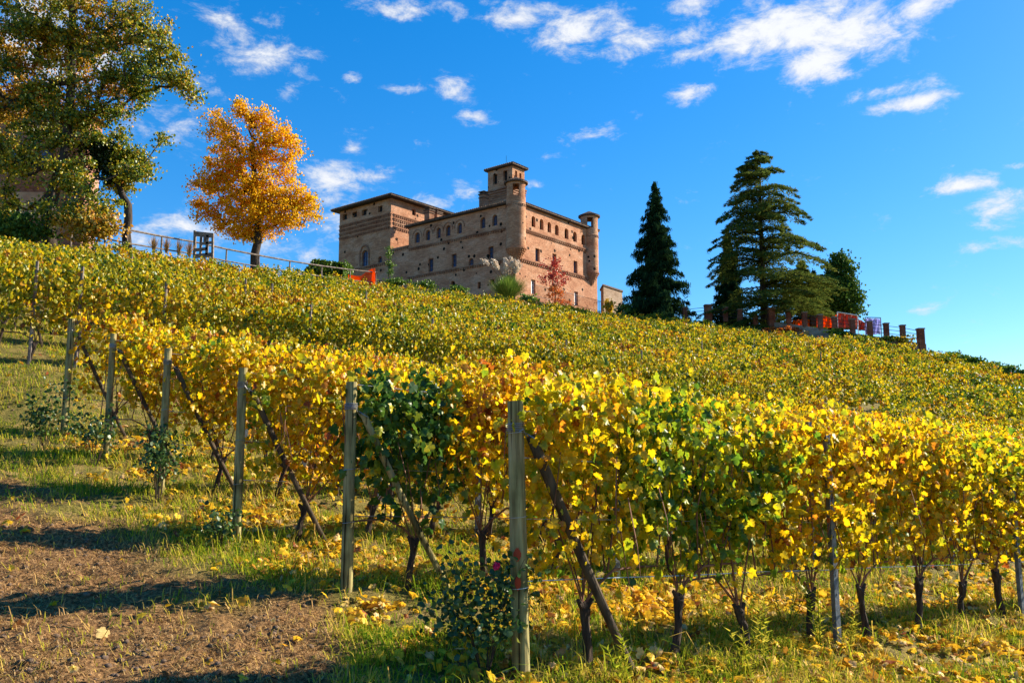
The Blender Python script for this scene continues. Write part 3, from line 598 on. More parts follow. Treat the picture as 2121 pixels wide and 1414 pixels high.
def lobes_px(lst, Y, dep=.8):
    out = []
    for (x, y, rx, ry, dy) in lst:
        c = at(x, y, Y + dy); k = (Y + dy) / F; out.append((c[0], c[1], c[2], rx * k, max(rx, ry) * k * dep, ry * k))
    return out
# big oak, far left
Y = 50.; b = base_at(100, Y); tp = lambda x, y, dy=0: at(x, y, Y + dy)
oak_tr = [b - ZUP * .3, tp(100, 470), tp(104, 430), tp(112, 390), tp(128, 345), tp(138, 300), tp(142, 240, .3), tp(148, 170, .4), tp(150, 90, 0), tp(150, 10, 0), tp(155, -80)]
broadleaf('oak_tree', b, oak_tr, .42, lobes_px([(60, 60, 130, 90, 0), (170, 60, 110, 90, 0), (290, 60, 85, 80, 0), (330, 130, 60, 70, -1), (385, 160, 42, 40, -1), (400, 190, 26, 22, -1), (240, 160, 110, 80, 0), (80, 200, 120, 90, 1), (180, 250, 110, 60, 0), (60, 320, 90, 70, 0), (150, 370, 70, 50, -1), (190, 420, 60, 40, -2),
    (130, 450, 70, 40, -2), (210, 440, 35, 30, -2), (330, 290, 30, 16, -1), (350, 300, 14, 14, -1), (290, 350, 36, 24, -1), (310, 375, 22, 26, -1), (30, 430, 60, 60, 1), (-80, 200, 140, 200, 2), (100, -90, 220, 100, 2)], Y), 1500, 62, .155, 'oak',
    'tall oak in green and yellow leaf with a dark trunk, far left', clump=.30, pw=.36, rmin=.02, second=('oak_gold', lambda P: (P[:, 0] < -24.5) & (P[:, 1] > 50.3) & (P[:, 2] > 20.5) & (vn(P[:, 0] * .5, P[:, 2] * .5, 4) > .5)))
# leaning tree
Y = 52.; b = base_at(262, Y)
broadleaf('leaning_tree', b, [b - ZUP * .3, tp(262, 485), tp(266, 455), tp(265, 425), tp(252, 402), tp(246, 375), tp(240, 340), tp(228, 310), tp(215, 290)], .30, lobes_px([(220, 335, 50, 40, 0), (270, 330, 34, 40, 0), (250, 370, 45, 26, 0), (285, 350, 26, 20, 0), (190, 310, 40, 22, 0)], Y), 150, 60, .16, 'oak',
    'smaller crooked tree with a twisted pale trunk beside the oak, behind the rail fence', clump=.35, second=('ivy', lambda P: (P[:, 0] < -25.9) & (P[:, 2] > 17.0)))
# ivy and shrub under the oak
Y = 48.
def shrub(name, px, py, Y, rx, ry, n, size, mt, label, cat='shrub', tmpl=TM, group=None, stems=8, dep=1.0):
    c = at(px, py, Y); k = Y / F; base = np.array([c[0], Y, min(gz(c[0], Y), c[2] - ry * k * .8)]); o = empty(name, base, label, cat, group)
    m = n // 22 + 1; C = c + rng.normal(size=(m, 3)) * np.array([rx, rx * dep, ry]) * k * .42
    P = np.repeat(C, 22, 0) + rng.normal(size=(m * 22, 3)) * np.array([rx, rx * dep, ry]) * k * .16
    leaves('foliage', P, size * (.6 + .8 * rng.random(len(P))), tmpl, M[mt], o, rnd=np.clip(rng.normal(.45, .25, len(P)), 0, 1))
    mb = MB()
    for i in range(stems): e = C[rng.integers(m)]; mb.tube([base + rng.normal(size=3) * [.1, .1, 0], (base + e) / 2 + rng.normal(size=3) * .15 * k * rx * .3, e], [.03, .02, .01], 4)
    mb.build('stems', M['bark'], o); return o
shrub('ivy_thicket', 40, 478, 47, 62, 36, 3000, .18, 'dark_leaf', 'dark green ivy thicket at the foot of the oak, far left', dep=.6)
shrub('underwood_bush', 190, 470, 47, 70, 34, 2200, .18, 'oak_gold', 'yellow and orange bush right of the oak trunk above the vines', dep=.6)
# pinkish house behind the oak
p = at(-40, 480, 60); q = at(168, 500, 60)
hs = empty('house', (p[0] + 4, 62, p[2]), 'tall pink plastered house with a pale patch, half hidden behind the oak', 'building')
z1 = at(60, 240, 60)[2]
hb = MB(); hb.box(((p[0] + q[0]) / 2, 61, (12 + z1) / 2), ((q[0] - p[0]) / 2, 0, 0), (0, 1, 0), (0, 0, (z1 - 12) / 2)); hb.build('wall', M['pinkwall'], hs)
MB().box(at(52, 425, 59.9), (1.3, 0, 0), (0, .06, 0), (0, 0, 1.0)).build('plaster_patch', M['cream'], hs)
for px, py in ((30, 330), (95, 330), (30, 430), (150, 420)):
    w = at(px, py, 59.92); f = MB().box(w, (.5, 0, 0), (0, .05, 0), (0, 0, .8)).build('window', M['frame'], hs); MB().box(w - np.array([0, .06, 0]), (.4, 0, 0), (0, .02, 0), (0, 0, .7)).build('pane', M['glass'], f)
xm = (p[0] + q[0]) / 2; hw = (q[0] - p[0]) / 2 + .5
MB().add([(xm - hw, 59.6, z1), (xm + hw, 59.6, z1), (xm + hw, 62.4, z1), (xm - hw, 62.4, z1), (xm - hw + 1, 61, z1 + .8), (xm + hw - 1, 61, z1 + .8)], [(0, 1, 5, 4), (1, 2, 5), (2, 3, 4, 5), (3, 0, 4), (0, 3, 2, 1)]).build('roof', M['tile'], hs)
# orange tree
Y = 62.; b = base_at(526, Y)
broadleaf('autumn_tree', b, [b - ZUP * .5, tp(528, 525), tp(534, 500), tp(534, 460), tp(530, 420), tp(528, 375), tp(525, 340), tp(520, 310)], .36,
    lobes_px([(450, 245, 24, 30, 0), (470, 280, 42, 40, 0), (505, 330, 55, 50, 0), (535, 320, 24, 26, 0), (580, 275, 24, 36, 0), (570, 310, 40, 45, 0), (450, 340, 46, 36, 0), (440, 395, 55, 42, 0), (520, 400, 90, 60, 0), (600, 380, 44, 48, 0), (615, 430, 40, 42, 0), (560, 450, 85, 45, 0), (450, 450, 50, 26, 0), (400, 415, 22, 12, 0), (490, 478, 60, 18, 0), (640, 445, 18, 20, 0), (640, 410, 16, 20, 0)], Y),
    680, 52, .15, 'elm', 'rounded tree in orange autumn leaf with bare top twigs, standing alone by the fence', clump=.33, barewood=.14, bare=[(535, 262, 30, 34, 0), (545, 235, 14, 24, 0), (610, 300, 18, 30, 0), (500, 225, 18, 18, 0), (650, 430, 18, 26, 0)], up=-.05)
# bare twigs on top of the orange tree belong to its branches: extra long ones
# red sapling, ivy stem, other broadleaves
Y = 108.; b = base_at(1150, Y)
broadleaf('red_sapling', b, [b - ZUP * .3, tp(1150, 610), tp(1148, 590), tp(1146, 570), tp(1147, 550), tp(1146, 535)], .07, lobes_px([(1143, 545, 26, 16, 0), (1148, 575, 34, 20, 0), (1152, 605, 32, 20, 0), (1160, 628, 22, 12, 0)], Y), 150, 13, .19, 'red', 'slender sapling with crimson and orange leaves in front of the castle wall', clump=.28,
    second=('redorange', lambda P: P[:, 2] < at(1150, 592, 108)[2]), up=-.1)
Y = 96.; b = base_at(806, Y)
broadleaf('ivy_clad_sapling', b, [b - ZUP * .3, tp(806, 565), tp(807, 545), tp(805, 525), tp(806, 510)], .08, lobes_px([(806, 525, 6, 14, 0), (808, 555, 7, 18, 0)], Y), 40, 14, .16, 'hedge', 'thin sapling with sparse yellow-green leaves against the shaded castle wall', clump=.2)
Y = 106.; b = base_at(1742, Y)
broadleaf('broadleaf_evergreen', b, [b - ZUP * .3, tp(1742, 650), tp(1742, 610), tp(1742, 570), tp(1741, 540)], .3, lobes_px([(1738, 545, 26, 24, 0), (1712, 600, 30, 40, 0), (1748, 580, 34, 32, 0), (1752, 625, 38, 36, 0), (1730, 610, 40, 40, 0), (1700, 640, 40, 20, 0)], Y), 420, 44, .3, 'dark_leaf', 'dark green broadleaf tree at the right end of the tree group', clump=.5)

# conifers
def conifer(name, px, pyb, pyt, Y, prof, nb, mt, label, droop, spray, cedar=False, trunk_r=.35, dens=1.0, group=None, seed=1):
    r_ = np.random.default_rng(seed); b = at(px, pyb, Y); t = at(px, pyt, Y); base = np.array([b[0], Y, min(gz(b[0], Y), b[2])]); H = t[2] - base[2]
    o = empty(name, base, label, 'tree', group); MB().tube([base - ZUP * .3, base + ZUP * H * .3, base + ZUP * H * .7, base + ZUP * H + np.array([.25 if cedar else 0, 0, 0])], [trunk_r * 1.2, trunk_r * .85, trunk_r * .4, .03], 10).build('trunk', M['bark'], o, smooth=True)
    br = MB(); P = []; Tp = []; Nn = []; Sz = []
    for i in range(nb):
        f = (i + r_.random()) / nb; f = .06 + .94 * f ** (.85); az = r_.random() * 2 * math.pi; 
        if cedar: f = min(.985, (round(f * 19) + r_.normal() * .24) / 19)
        side = math.cos(az); Rr = np.interp(f, prof[0], prof[1] if side < 0 else prof[2]) * (.68 + .45 * r_.random() if cedar else .50 + .66 * r_.random())
        if cedar and f > .93: Rr *= .8
        d = np.array([math.cos(az), math.sin(az), 0]); h = f * H
        n = max(4, int(Rr / .35)); pts = []
        for k in range(n + 1):
            q = k / n
            z = h + (Rr * (.10 * math.sin(q * math.pi) * (1.3 if f > .4 else .6) - droop * q * q + (.10 * q if f > .8 else 0))) if cedar else h + Rr * (-.30 * q - droop * q * q + .26 * q ** 3)
            pts.append(base + d * Rr * q + ZUP * z + r_.normal(size=3) * .05)
        br.tube(pts, [max(.012, .055 * Rr / 4 * (1 - .8 * k / n)) for k in range(n + 1)], 4, cap=False)
        side_v = np.array([-d[1], d[0], 0])
        m = int(Rr * spray * dens)
        q = r_.random(m) ** (.7 if cedar else .75) * .97 + .03; pi = np.array([pts[min(n, int(x * n))] * (1 - (x * n) % 1) + pts[min(n, int(x * n) + 1)] * ((x * n) % 1) for x in q])
        wd = (Rr * (.27 if cedar else .20) * np.clip(1.15 - (q - .35) ** 2 * 2.6, .05, 1) + .06)[:, None]; lat = r_.uniform(-1, 1, (m, 1)) * wd
        if cedar:
            P.append(pi + side_v * lat + ZUP * (r_.normal(size=(m, 1)) * .07 - abs(lat) * .18)); Tp.append(d * .8 + side_v * np.sign(lat) * .8 + r_.normal(size=(m, 3)) * .45 - ZUP * .1); Nn.append(ZUP + r_.normal(size=(m, 3)) * .4); Sz.append(.34 + .28 * r_.random(m))
        else:
            hang = -abs(r_.normal(size=(m, 1))) * .38 * (.4 + wd); P.append(pi + side_v * lat * .8 + ZUP * hang + r_.normal(size=(m, 3)) * .08)
            Tp.append(d * .45 + r_.normal(size=(m, 3)) * .4 - ZUP * .9); Nn.append(d + r_.normal(size=(m, 3)) * .7); Sz.append(.40 + .30 * r_.random(m))
    br.build('branches', M['bark'], o)
    P = np.vstack(P); leaves('crown', P, np.concatenate(Sz), (TN[0] * np.array([1.5 if cedar else 1.3, 1, 1]), TN[1]), M[mt], o, Tp=np.vstack(Tp), Nn=np.vstack(Nn), rnd=np.clip(r_.normal(.5, .22, len(P)), 0, 1))
    return o
k = 98 / F
conifer('spruce_tree', 1362, 645, 378, 98, ([0, .12, .3, .5, .7, .85, 1], [70 * k, 92 * k, 72 * k, 54 * k, 36 * k, 20 * k, 2 * k], [70 * k, 92 * k, 68 * k, 50 * k, 34 * k, 19 * k, 2 * k]), 300, 'spruce', 'tall dark conical spruce standing alone between castle and cedar', .22, 66, seed=3)
k = 92 / F
conifer('cedar_tree', 1584, 670, 312, 92, ([0, .15, .307, .40, .483, .573, .676, .774, .9, .95, 1], [q_ * k for q_ in (60, 118, 150, 118, 108, 108, 92, 76, 64, 40, 8)], [q_ * k for q_ in (60, 120, 160, 142, 132, 84, 104, 84, 52, 42, 30)]), 180, 'cedar', 'tall cedar with layered flat branches, tallest of the hilltop trees', .16, 66, cedar=True, trunk_r=.46, seed=8)
k = 104 / F
conifer('small_spruce_tree', 1512, 655, 478, 104, ([0, .2, .5, .8, 1], [36 * k, 44 * k, 34 * k, 18 * k, 2 * k], [36 * k, 44 * k, 34 * k, 18 * k, 2 * k]), 300, 'spruce', 'shorter dark spruce partly hidden behind the left side of the cedar', .12, 55, seed=5)
k = 100 / F
conifer('low_cedar_tree', 1665, 665, 540, 100, ([0, .2, .5, .8, 1], [50 * k, 76 * k, 66 * k, 40 * k, 10 * k], [50 * k, 72 * k, 60 * k, 38 * k, 10 * k]), 130, 'cedar', 'lower spreading cedar filling the gap behind the right side of the tall cedar', .2, 90, cedar=True, trunk_r=.3, seed=9)
conifer('dark_spruce_tree', 1690, 665, 560, 108, ([0, .2, .5, .8, 1], [50 * k, 52 * k, 44 * k, 26 * k, 2 * k], [50 * k, 52 * k, 44 * k, 26 * k, 2 * k]), 260, 'spruce', 'dark low spruce behind the low cedar and the orange netting', .12, 50, seed=15)

# ------------------------------------------------------------------ hilltop small things
# hedge
p0 = at(608, 575, 74); p1 = at(724, 582, 78); ht = at(690, 541, 76)[2]; gzb = min(gz(p0[0], 74), gz(p1[0], 78)) - .3
hd = empty('clipped_hedge', ((p0[0] + p1[0]) / 2, 76, gzb), 'clipped dark green hedge with rounded top behind the fence, left of the castle', 'hedge')
n = 16000; s = rng.random(n); t = rng.random(n); tt = np.minimum(1, .25 + s * 2.2) ** .5; hh = gzb + (ht - gzb) * tt; f = rng.integers(0, 3, n)
X = p0[0] + (p1[0] - p0[0]) * s; Yy = 74.5 + 3 * s + np.where(f == 0, 0, rng.random(n) * 2.0); Zz = np.where(f == 1, hh, gzb + (hh - gzb) * t); X = np.where(f == 2, p1[0], X)
P = np.stack([X, Yy, Zz], 1); P[:, 2] -= np.where(f == 1, 0, 0); P += rng.normal(size=P.shape) * .07
leaves('foliage', P, .15 + .1 * rng.random(n), TQ, M['hedge'], hd)
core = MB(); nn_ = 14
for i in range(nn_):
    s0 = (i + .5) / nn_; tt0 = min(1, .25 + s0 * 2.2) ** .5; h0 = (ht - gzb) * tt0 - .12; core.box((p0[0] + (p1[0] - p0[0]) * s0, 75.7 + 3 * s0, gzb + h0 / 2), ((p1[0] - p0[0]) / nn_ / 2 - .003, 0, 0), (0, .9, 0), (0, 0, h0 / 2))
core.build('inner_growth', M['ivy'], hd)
# rail fence, left
fp = [(150, 452), (219, 467), (264, 476), (335, 490), (405, 502), (469, 516), (536, 529), (600, 541), (666, 551), (725, 559), (778, 565)]
def fY(x): return np.interp(x, [150, 264, 536, 778], [50, 50.5, 59, 68])
fen = empty('rail_fence', (*at(469, 540, fY(469))[:2], at(469, 550, fY(469))[2]), 'grey wooden two-rail fence running along the crest from oak to castle', 'fence')
pts = [at(x, y, fY(x)) for x, y in fp]
for i, (q, (x, y)) in enumerate(zip(pts, fp)): MB().tube([(q[0], q[1], q[2] - 2.2), (q[0] + .02, q[1], q[2] + .04)], [.07, .055], 8, wob=.15).build('post', M['rail'], fen)
def railpts(dz, i0, i1): 
    o = []
    for i in range(i0, i1 + 1): o.append(pts[i] + np.array([rng.normal() * .01, -.08, dz + rng.normal() * .015]))
    return o
MB().tube(railpts(0, 0, 10) + [pts[-1] + np.array([.2, 0, 0])], .062, 7, wob=.2).build('top_rail', M['rail'], fen)
MB().tube(railpts(-.85, 0, 10), .05, 7, wob=.2).build('lower_rail', M['rail'], fen)
# lattice frame
Y = 54; b = base_at(422, Y); lf = empty('wooden_lattice_panel', b, 'upright grey wooden lattice frame behind the fence, left of the orange tree', 'wooden frame')
fr = MB(); q = lambda x, y: at(x, y, Y)
for (x0, y0, x1, y1, w) in [(404, 478, 402, 548, .17), (441, 484, 440, 548, .15), (403, 484, 442, 488, .26), (402, 531, 441, 527, .22), (417, 486, 415, 530, .14), (430, 487, 428, 528, .14), (416, 505, 441, 502, .13), (403, 518, 430, 515, .16), (424, 490, 424, 505, .12)]:
    w *= 1.2; fr.bar(q(x0, y0), q(x1, y1), w if abs(x1 - x0) < 6 else .13, .13 if abs(x1 - x0) < 6 else w)
fr.build('frame', M['rail'], lf)
for x in (404, 440): MB().box(q(x, 556), (.09, 0, 0), (0, .09, 0), (0, 0, .5)).build('leg', M['rail'], lf)
# orange net on the fence
def sheet(name, grid, mt, label, cat, parent=None, th=.03, group=None):
    g_ = np.array(grid, float); r, c = g_.shape[:2]; mb = MB(); off = np.array([0, th, 0]); vs = [g_[i, j] for i in range(r) for j in range(c)] ; k = len(vs); vs = vs + [v + off for v in vs]; fs = []
    for i in range(r - 1):
        for j in range(c - 1): a = i * c + j; fs += [(a, a + 1, a + 1 + c, a + c), (k + a, k + a + c, k + a + 1 + c, k + a + 1)]
    edge = [i for i in range(c)] + [i * c + c - 1 for i in range(1, r)] + [(r - 1) * c + i for i in range(c - 2, -1, -1)] + [i * c for i in range(r - 2, 0, -1)]
    for a, b2 in zip(edge, edge[1:] + edge[:1]): fs.append((a, k + a, k + b2, b2))
    mb.add(vs, fs)
    if parent is None: o = mb.build(name, mt, None, org=g_[-1, c // 2]); return tag(o, label, cat, group)
    return mb.build(name, mt, parent)
top = [(721, 567), (735, 572), (748, 570), (760, 563), (770, 558), (777, 556)]
sheet('orange_netting', [[at(x + 0 * f, y + (590 - y) * f + 1.5 * math.sin(x * .7 + f * 4), 67.6 + .15 * math.sin(x * .4 + 3 * f)) for x, y in top] for f in (0, .33, .66, 1)], M['orange'], 'bright orange safety netting hung at the right end of the rail fence', 'netting')
# pampas, weeds, shrubs
def tuft(name, base, n, h, spread, w, mt, label, cat, plumes=0, group=None, seed=0, plume_h=1.2):
    r_ = np.random.default_rng(seed); o = empty(name, base, label, cat, group); V = []; Fc = []; rn = []
    for i in range(n):
        az = r_.random() * 6.283; l = h * (.6 + .5 * r_.random()); d = np.array([math.cos(az), math.sin(az), 0]); s = spread * r_.random(); sd = np.array([-d[1], d[0], 0]) * w; p = base + d * .15 * r_.random() * spread; v0 = len(V)
        for q in (0, .4, .75): c_ = p + d * s * q ** 1.5 + ZUP * l * (q - .25 * q * q * (1 + s / spread)); V += [c_ - sd * (1 - q * .6), c_ + sd * (1 - q * .6)]
        V.append(p + d * s + ZUP * l * (.72 if s > spread * .5 else .85)); Fc += [(v0, v0 + 1, v0 + 3), (v0, v0 + 3, v0 + 2), (v0 + 2, v0 + 3, v0 + 5), (v0 + 2, v0 + 5, v0 + 4), (v0 + 4, v0 + 5, v0 + 6)]; rn += [r_.random()] * 7
    link('blades', fast_mesh('blades', np.array(V) - base, np.array(Fc), M[mt], rn), o)
    for i in range(plumes):
        az = r_.uniform(0, 6.28); d = np.array([math.cos(az), math.sin(az) * .6, 0]); st = base + ZUP * h * .5; en = base + d * spread * r_.random() * 1.0 + ZUP * (h * .9 + plume_h * r_.random())
        pl = MB(); pl.tube([st, (st + en) / 2, en], .02, 4); po = pl.build('stalk', M['straw'], o)
        m = 260; q = r_.random(m)[:, None]; ax = en - st; ax /= np.linalg.norm(ax); P = en + ax * (q * 1.1 - .1) + r_.normal(size=(m, 3)) * .13 * np.sin(np.pi * (q * .9 + .08)) + np.array([-.35, 0, -.2]) * q ** 2
        leaves('plume', P, .22, (TN[0] * [2, 1, 1], TN[1]), M['plume'], po, Tp=np.tile(ax, (m, 1)) + r_.normal(size=(m, 3)) * .35)
    return o
b = base_at(1052, 98); b[2] = at(1052, 628, 98)[2]
tuft('pampas_grass', b, 2600, 4.0, 2.6, .035, 'pampas', 'pampas grass clump with pale feathery plumes at the castle corner', 'plant', plumes=20, seed=2, plume_h=1.5)
shrub('yellow_shrub', 1262, 632, 100, 12, 16, 900, .2, 'yellow', 'small bright yellow shrub right of the castle corner')
shrub('green_shrub', 1300, 640, 97, 24, 9, 900, .22, 'hedge', 'low green shrub between the yellow shrub and the spruce')
shrub('garden_bush', 1095, 618, 97, 18, 9, 700, .2, 'pampas', 'low green bush right of the pampas grass')
for i, (x, y, lab) in enumerate(((820, 584, 'low dark green bush under the thin sapling at the crest'), (880, 590, 'low green bush midway under the shaded castle wall'), (945, 600, 'low green bush left of the pampas grass'))):
    shrub('garden_bush', x, y, 92, 26, 8, 700, .2, 'hedge', lab)
for i, (x, y) in enumerate(((318, 508), (345, 510), (370, 514), (392, 518))):
    b = at(x, y + 14, 50.0); t_ = tuft('dry_weed', b, 90, 1.3, .5, .018, 'straw', ['leftmost of four pale dry weeds below the rail fence', 'second pale dry weed from the left below the rail fence', 'third pale dry weed from the left below the rail fence', 'rightmost of four pale dry weeds near the lattice panel'][i], 'weed', group='dry weeds below the rail fence', seed=20 + i)
# iron railing in front of the sunlit wall
rl = empty('iron_railing', A + a_ * 11 - b_ * 2.2 + ZUP * 21.2, 'thin dark iron railing in front of the sunlit castle wall', 'railing')
mb = MB(); rp = [A + a_ * s - b_ * 2.2 for s in np.arange(2, 20.5, .28)] + [A + a_ * 20.4 - b_ * (2.2 - .28 * k2) for k2 in range(1, 7)]
zt, zb_ = 23.9, 22.2
for q in rp: mb.bar(q + ZUP * 19.5, q + ZUP * zt, .025, .025)
mb.build('balusters', M['iron'], rl)
for z in (zt, zb_): 
    h = MB()
    for q, w in zip(rp[:-1], rp[1:]): h.bar(q + ZUP * z, w + ZUP * z, .05, .05)
    h.build('handrail' if z == zt else 'bottom_rail', M['iron'], rl)
# brick-pier balustrade
piers = [(1385, 643, 9), (1418, 638, 9), (1466, 633, 14), (1502, 638, 9), (1532, 642, 9), (1563, 648, 9), (1597, 640, 13), (1633, 644, 9), (1666, 648, 9), (1698, 653, 9), (1728, 658, 9), (1765, 662, 9), (1801, 667, 9), (1835, 671, 9), (1869, 675, 9), (1906, 682, 12)]
pY = lambda x: np.interp(x, [1385, 1466, 1600, 1906], [97, 93, 89, 80.5])
bal = empty('brick_balustrade', (*at(1600, 690, 89)[:2], at(1600, 695, 89)[2]), 'garden wall of red brick piers joined by thin iron rails along the right crest', 'balustrade')
PP = [at(x, y, pY(x)) for x, y, w in piers]
for q, (x, y, w) in zip(PP, piers):
    hw = w / 2 * pY(x) / F; big = w > 10; hh = 2.1 if big else 1.55
    if x == 1906: hh = 2.2
    o = MB().box(q - ZUP * hh / 2, (hw, 0, 0), (0, hw, 0), (0, 0, hh / 2)).build('pier', M['pier'], bal)
    MB().box(q + ZUP * .05, (hw + .05, 0, 0), (0, hw + .05, 0), (0, 0, .06)).build('capstone', M['stone'], o)
for p, q in zip(PP[:-1], PP[1:]):
    mb = MB(); z = min(p[2], q[2])
    for dz in (.2, .62, 1.05): mb.bar(p - ZUP * dz * .9, q - ZUP * dz * .9, .05, .05)
    mb.build('rail', M['iron'], bal)
wl = MB()
for p, q in zip(PP[:-1], PP[1:]):
    v = []; drop = .8 if p[0] < PP[6][0] - .01 else 0
    for e in (p, q):
        for k2 in (-.22, .22):
            for z in (-1.45 - drop, -4.2): v.append(e + np.array([0, k2, z]))
    wl.add(v, [(0, 1, 5, 4), (2, 6, 7, 3), (0, 4, 6, 2)])
e = PP[-1]; wl.box(e + np.array([.28, 3, -2.9]), (.22, 0, 0), (0, 3, 0), (0, 0, 1.45)); wl.build('retaining_wall', M['stone'], bal)
for (x, y, rx, mt, lab) in ((1625, 683, 34, 'redorange', 'reddish creeper over the garden wall right of the cedar trunk'), (1740, 690, 30, 'hedge', 'green bush against the garden wall below the netting'), (1850, 702, 40, 'oak', 'brown-green creeper on the garden wall at its right end'), (1790, 700, 26, 'hedge', 'dark green bush at the foot of the garden wall')):
    shrub('wall_creeper', x, y, pY(x) - 1.0, rx, 6, 900, .2, mt, lab, stems=3, dep=.3)
# construction netting behind the balustrade
def net(name, x0, x1, yt0, yt1, yb, Y, mt, label, frame=None):
    o = empty(name, at((x0 + x1) / 2, yb, Y), label, 'netting'); n = 9
    sheet('net', [[at(x0 + (x1 - x0) * j / n, (yt0 + (yt1 - yt0) * j / n) * (1 - f) + yb * f + .8 * math.sin(j * 1.7 + f * 5), Y + .2 * math.sin(j * 2 + f * 3)) for j in range(n + 1)] for f in (0, .35, .7, 1)], M[mt], None, None, o)
    if frame:
        mb = MB(); a1, a2 = at(x0, yt0 - 2, Y - .25), at(x1, yt1 - 2, Y - .25)
        mb.tube([a1, a2], .05, 6); mb.tube([a1, a1 - ZUP * 2.8], .05, 6); mb.tube([a2, a2 - ZUP * 2.8], .05, 6); mb.build('pipe_frame', M[frame], o)
    return o
net('safety_netting', 1642, 1678, 663, 661, 676, 94, 'orange', 'low orange netting behind the balustrade below the cedars')
net('safety_netting', 1692, 1733, 656, 651, 678, 92, 'orange', 'wide orange netting left of the white pipe frame')
net('fenced_red_netting', 1734, 1776, 648, 655, 682, 90.5, 'rednet', 'faded red netting inside a white pipe frame behind the brick piers', 'white')
net('slanting_red_netting', 1777, 1800, 660, 672, 684, 91, 'rednet', 'slanting red netting between the pipe frame and the lilac sheet')
net('lilac_sheet', 1792, 1824, 659, 660, 692, 90, 'lilac', 'pale lilac sheet hung in a thin metal frame at the right of the netting', 'metal')
MB_ = MB().box(at(1686, 665, 94), (.45, 0, 0), (0, .4, 0), (0, 0, .6)); o = MB_.build('equipment_cabinet', M['timber'], None, org=at(1686, 676, 94)); tag(o, 'dark box standing between the two orange nettings', 'cabinet')

# ------------------------------------------------------------------ vines
def vine_leaf_points(n, hw=.54, z0=1.06, z1=1.98, thick=.2, seed=0):
    r_ = np.random.default_rng(seed); P = []
    # shoots hang and clump: choose cluster centres first
    m = n // 9 + 1; C = np.stack([r_.uniform(-hw, hw, m), r_.normal(size=m) * thick * .55, z0 + (z1 - z0) * (r_.random(m) ** .85)], 1)
    low = r_.random(m) < .13; C[low, 2] = z0 - .32 * r_.random(low.sum()); hi = r_.random(m) < .06; C[hi, 2] = z1 + .13 * r_.random(hi.sum())
    P = np.repeat(C, 9, 0)[:n] + r_.normal(size=(n, 3)) * np.array([.10, .09, .11]); return P, r_
def vine_meshes(seed, n, size, tmpl, mt, name='foliage', mean=.56):
    P, r_ = vine_leaf_points(n, seed=seed); side = np.sign(P[:, 1:2] + 1e-4); k = len(P)
    Nn = r_.normal(size=(k, 3)) * .75 + np.array([0, 1, 0]) * side * .9 + np.array([0, 0, .35]); Tp = r_.normal(size=(k, 3)) * .5 + np.array([0, 0, -.9])
    Sz = size * (.55 + .75 * r_.random(k)); 
    V, Fc = leaf_arrays(P, Tp, Nn, Sz, tmpl); rnd = np.clip(r_.normal(mean, .17, k), 0, .97); return fast_mesh(name, V, Fc, mt, edge(rnd, tmpl))
def trunk_mesh(seed):
    random.seed(seed); mb = MB(); lean = random.uniform(-.14, .14); h = random.uniform(.34, .46)
    pts = [(0, 0, -.15), (lean * .2, 0, .08), (lean * .55 + random.uniform(-.02, .02), random.uniform(-.02, .02), .24), (lean * .9, 0, h * .8), (lean, 0, h), (lean + random.uniform(-.05, .05), 0, h + .06)]
    mb.tube(pts, [.046, .036, .030, .030, .044, .024], 9, wob=.45)
    for s in (-1, 1): mb.tube([(lean, 0, h), (lean + s * .07, .01, h + .08)], [.035, .016], 6, wob=.3)
    return mb.mesh('trunk', M['vinebark'], smooth=False), lean, h
def cane_mesh(seed, lean, h, rich=True):
    random.seed(seed + 50); mb = MB(); s = random.choice((-1, 1))
    arc = [(lean, 0, h + .04), (lean + s * .12, 0, h + .16), (lean + s * .3, .01, .70), (lean + s * .55, 0, .70), (lean + s * .78, 0, .69)]; mb.tube(arc, [.013, .012, .011, .010, .007], 5)
    for k in range(9 if rich else 4):
        if k < 5: x0 = lean + random.uniform(-.04, .04); z0 = h + .04; x1 = x0 + random.uniform(-.35, .35)
        else: x0 = lean + s * random.uniform(.2, .78); z0 = .70; x1 = x0 + random.uniform(-.12, .12)
        y1 = random.uniform(-.12, .12); zt = random.uniform(1.4, 2.0)
        mb.tube([(x0, 0, z0), (x0 + (x1 - x0) * .45, y1 * .4, z0 + (zt - z0) * .28), (x1, y1, z0 + (zt - z0) * .6), (x1 + random.uniform(-.12, .12), y1 * 1.6, zt)], [.0085, .007, .006, .003], 4)
    if rich:
        for k in range(5): # hanging shoots and tendrils
            x0 = random.uniform(-.4, .4); y0 = random.choice((-1, 1)) * random.uniform(.12, .28); z0 = random.uniform(1.0, 1.6); mb.tube([(x0, y0, z0), (x0 + random.uniform(-.1, .1), y0 * 1.15, z0 - .35), (x0 + random.uniform(-.15, .15), y0, z0 - random.uniform(.45, .7))], [.006, .005, .002], 3)
    return mb.mesh('canes', M['cane'])
TR = []
for i in range(6): tm, le, h = trunk_mesh(i + 3); TR.append((tm, cane_mesh(i + 3, le, h), cane_mesh(i + 3, le, h, False)))
FH = [vine_meshes(40 + i, 1200, .074, TV, M['vine']) for i in range(6)]
FN = [vine_meshes(140 + i, 1300, .072, TV, M['vine'], mean=.52) for i in range(4)]
FY = [vine_meshes(160 + i, 1100, .078, TV, M['vine'], mean=.32) for i in range(2)]
FM = [vine_meshes(60 + i, 900, .086, TM, M['vine']) for i in range(4)]
FG = [vine_meshes(80 + i, 820, .095, TV, M['vine_green'], 'foliage') for i in range(2)]
FL = [vine_meshes(90 + i, 520, .104, TM, M['hill']) for i in range(4)]
ROWANG = math.atan2(UY, UX)
ORD = ['first', 'second', 'third', 'fourth', 'fifth', 'sixth', 'seventh', 'eighth', 'ninth', 'tenth', 'eleventh', 'twelfth']
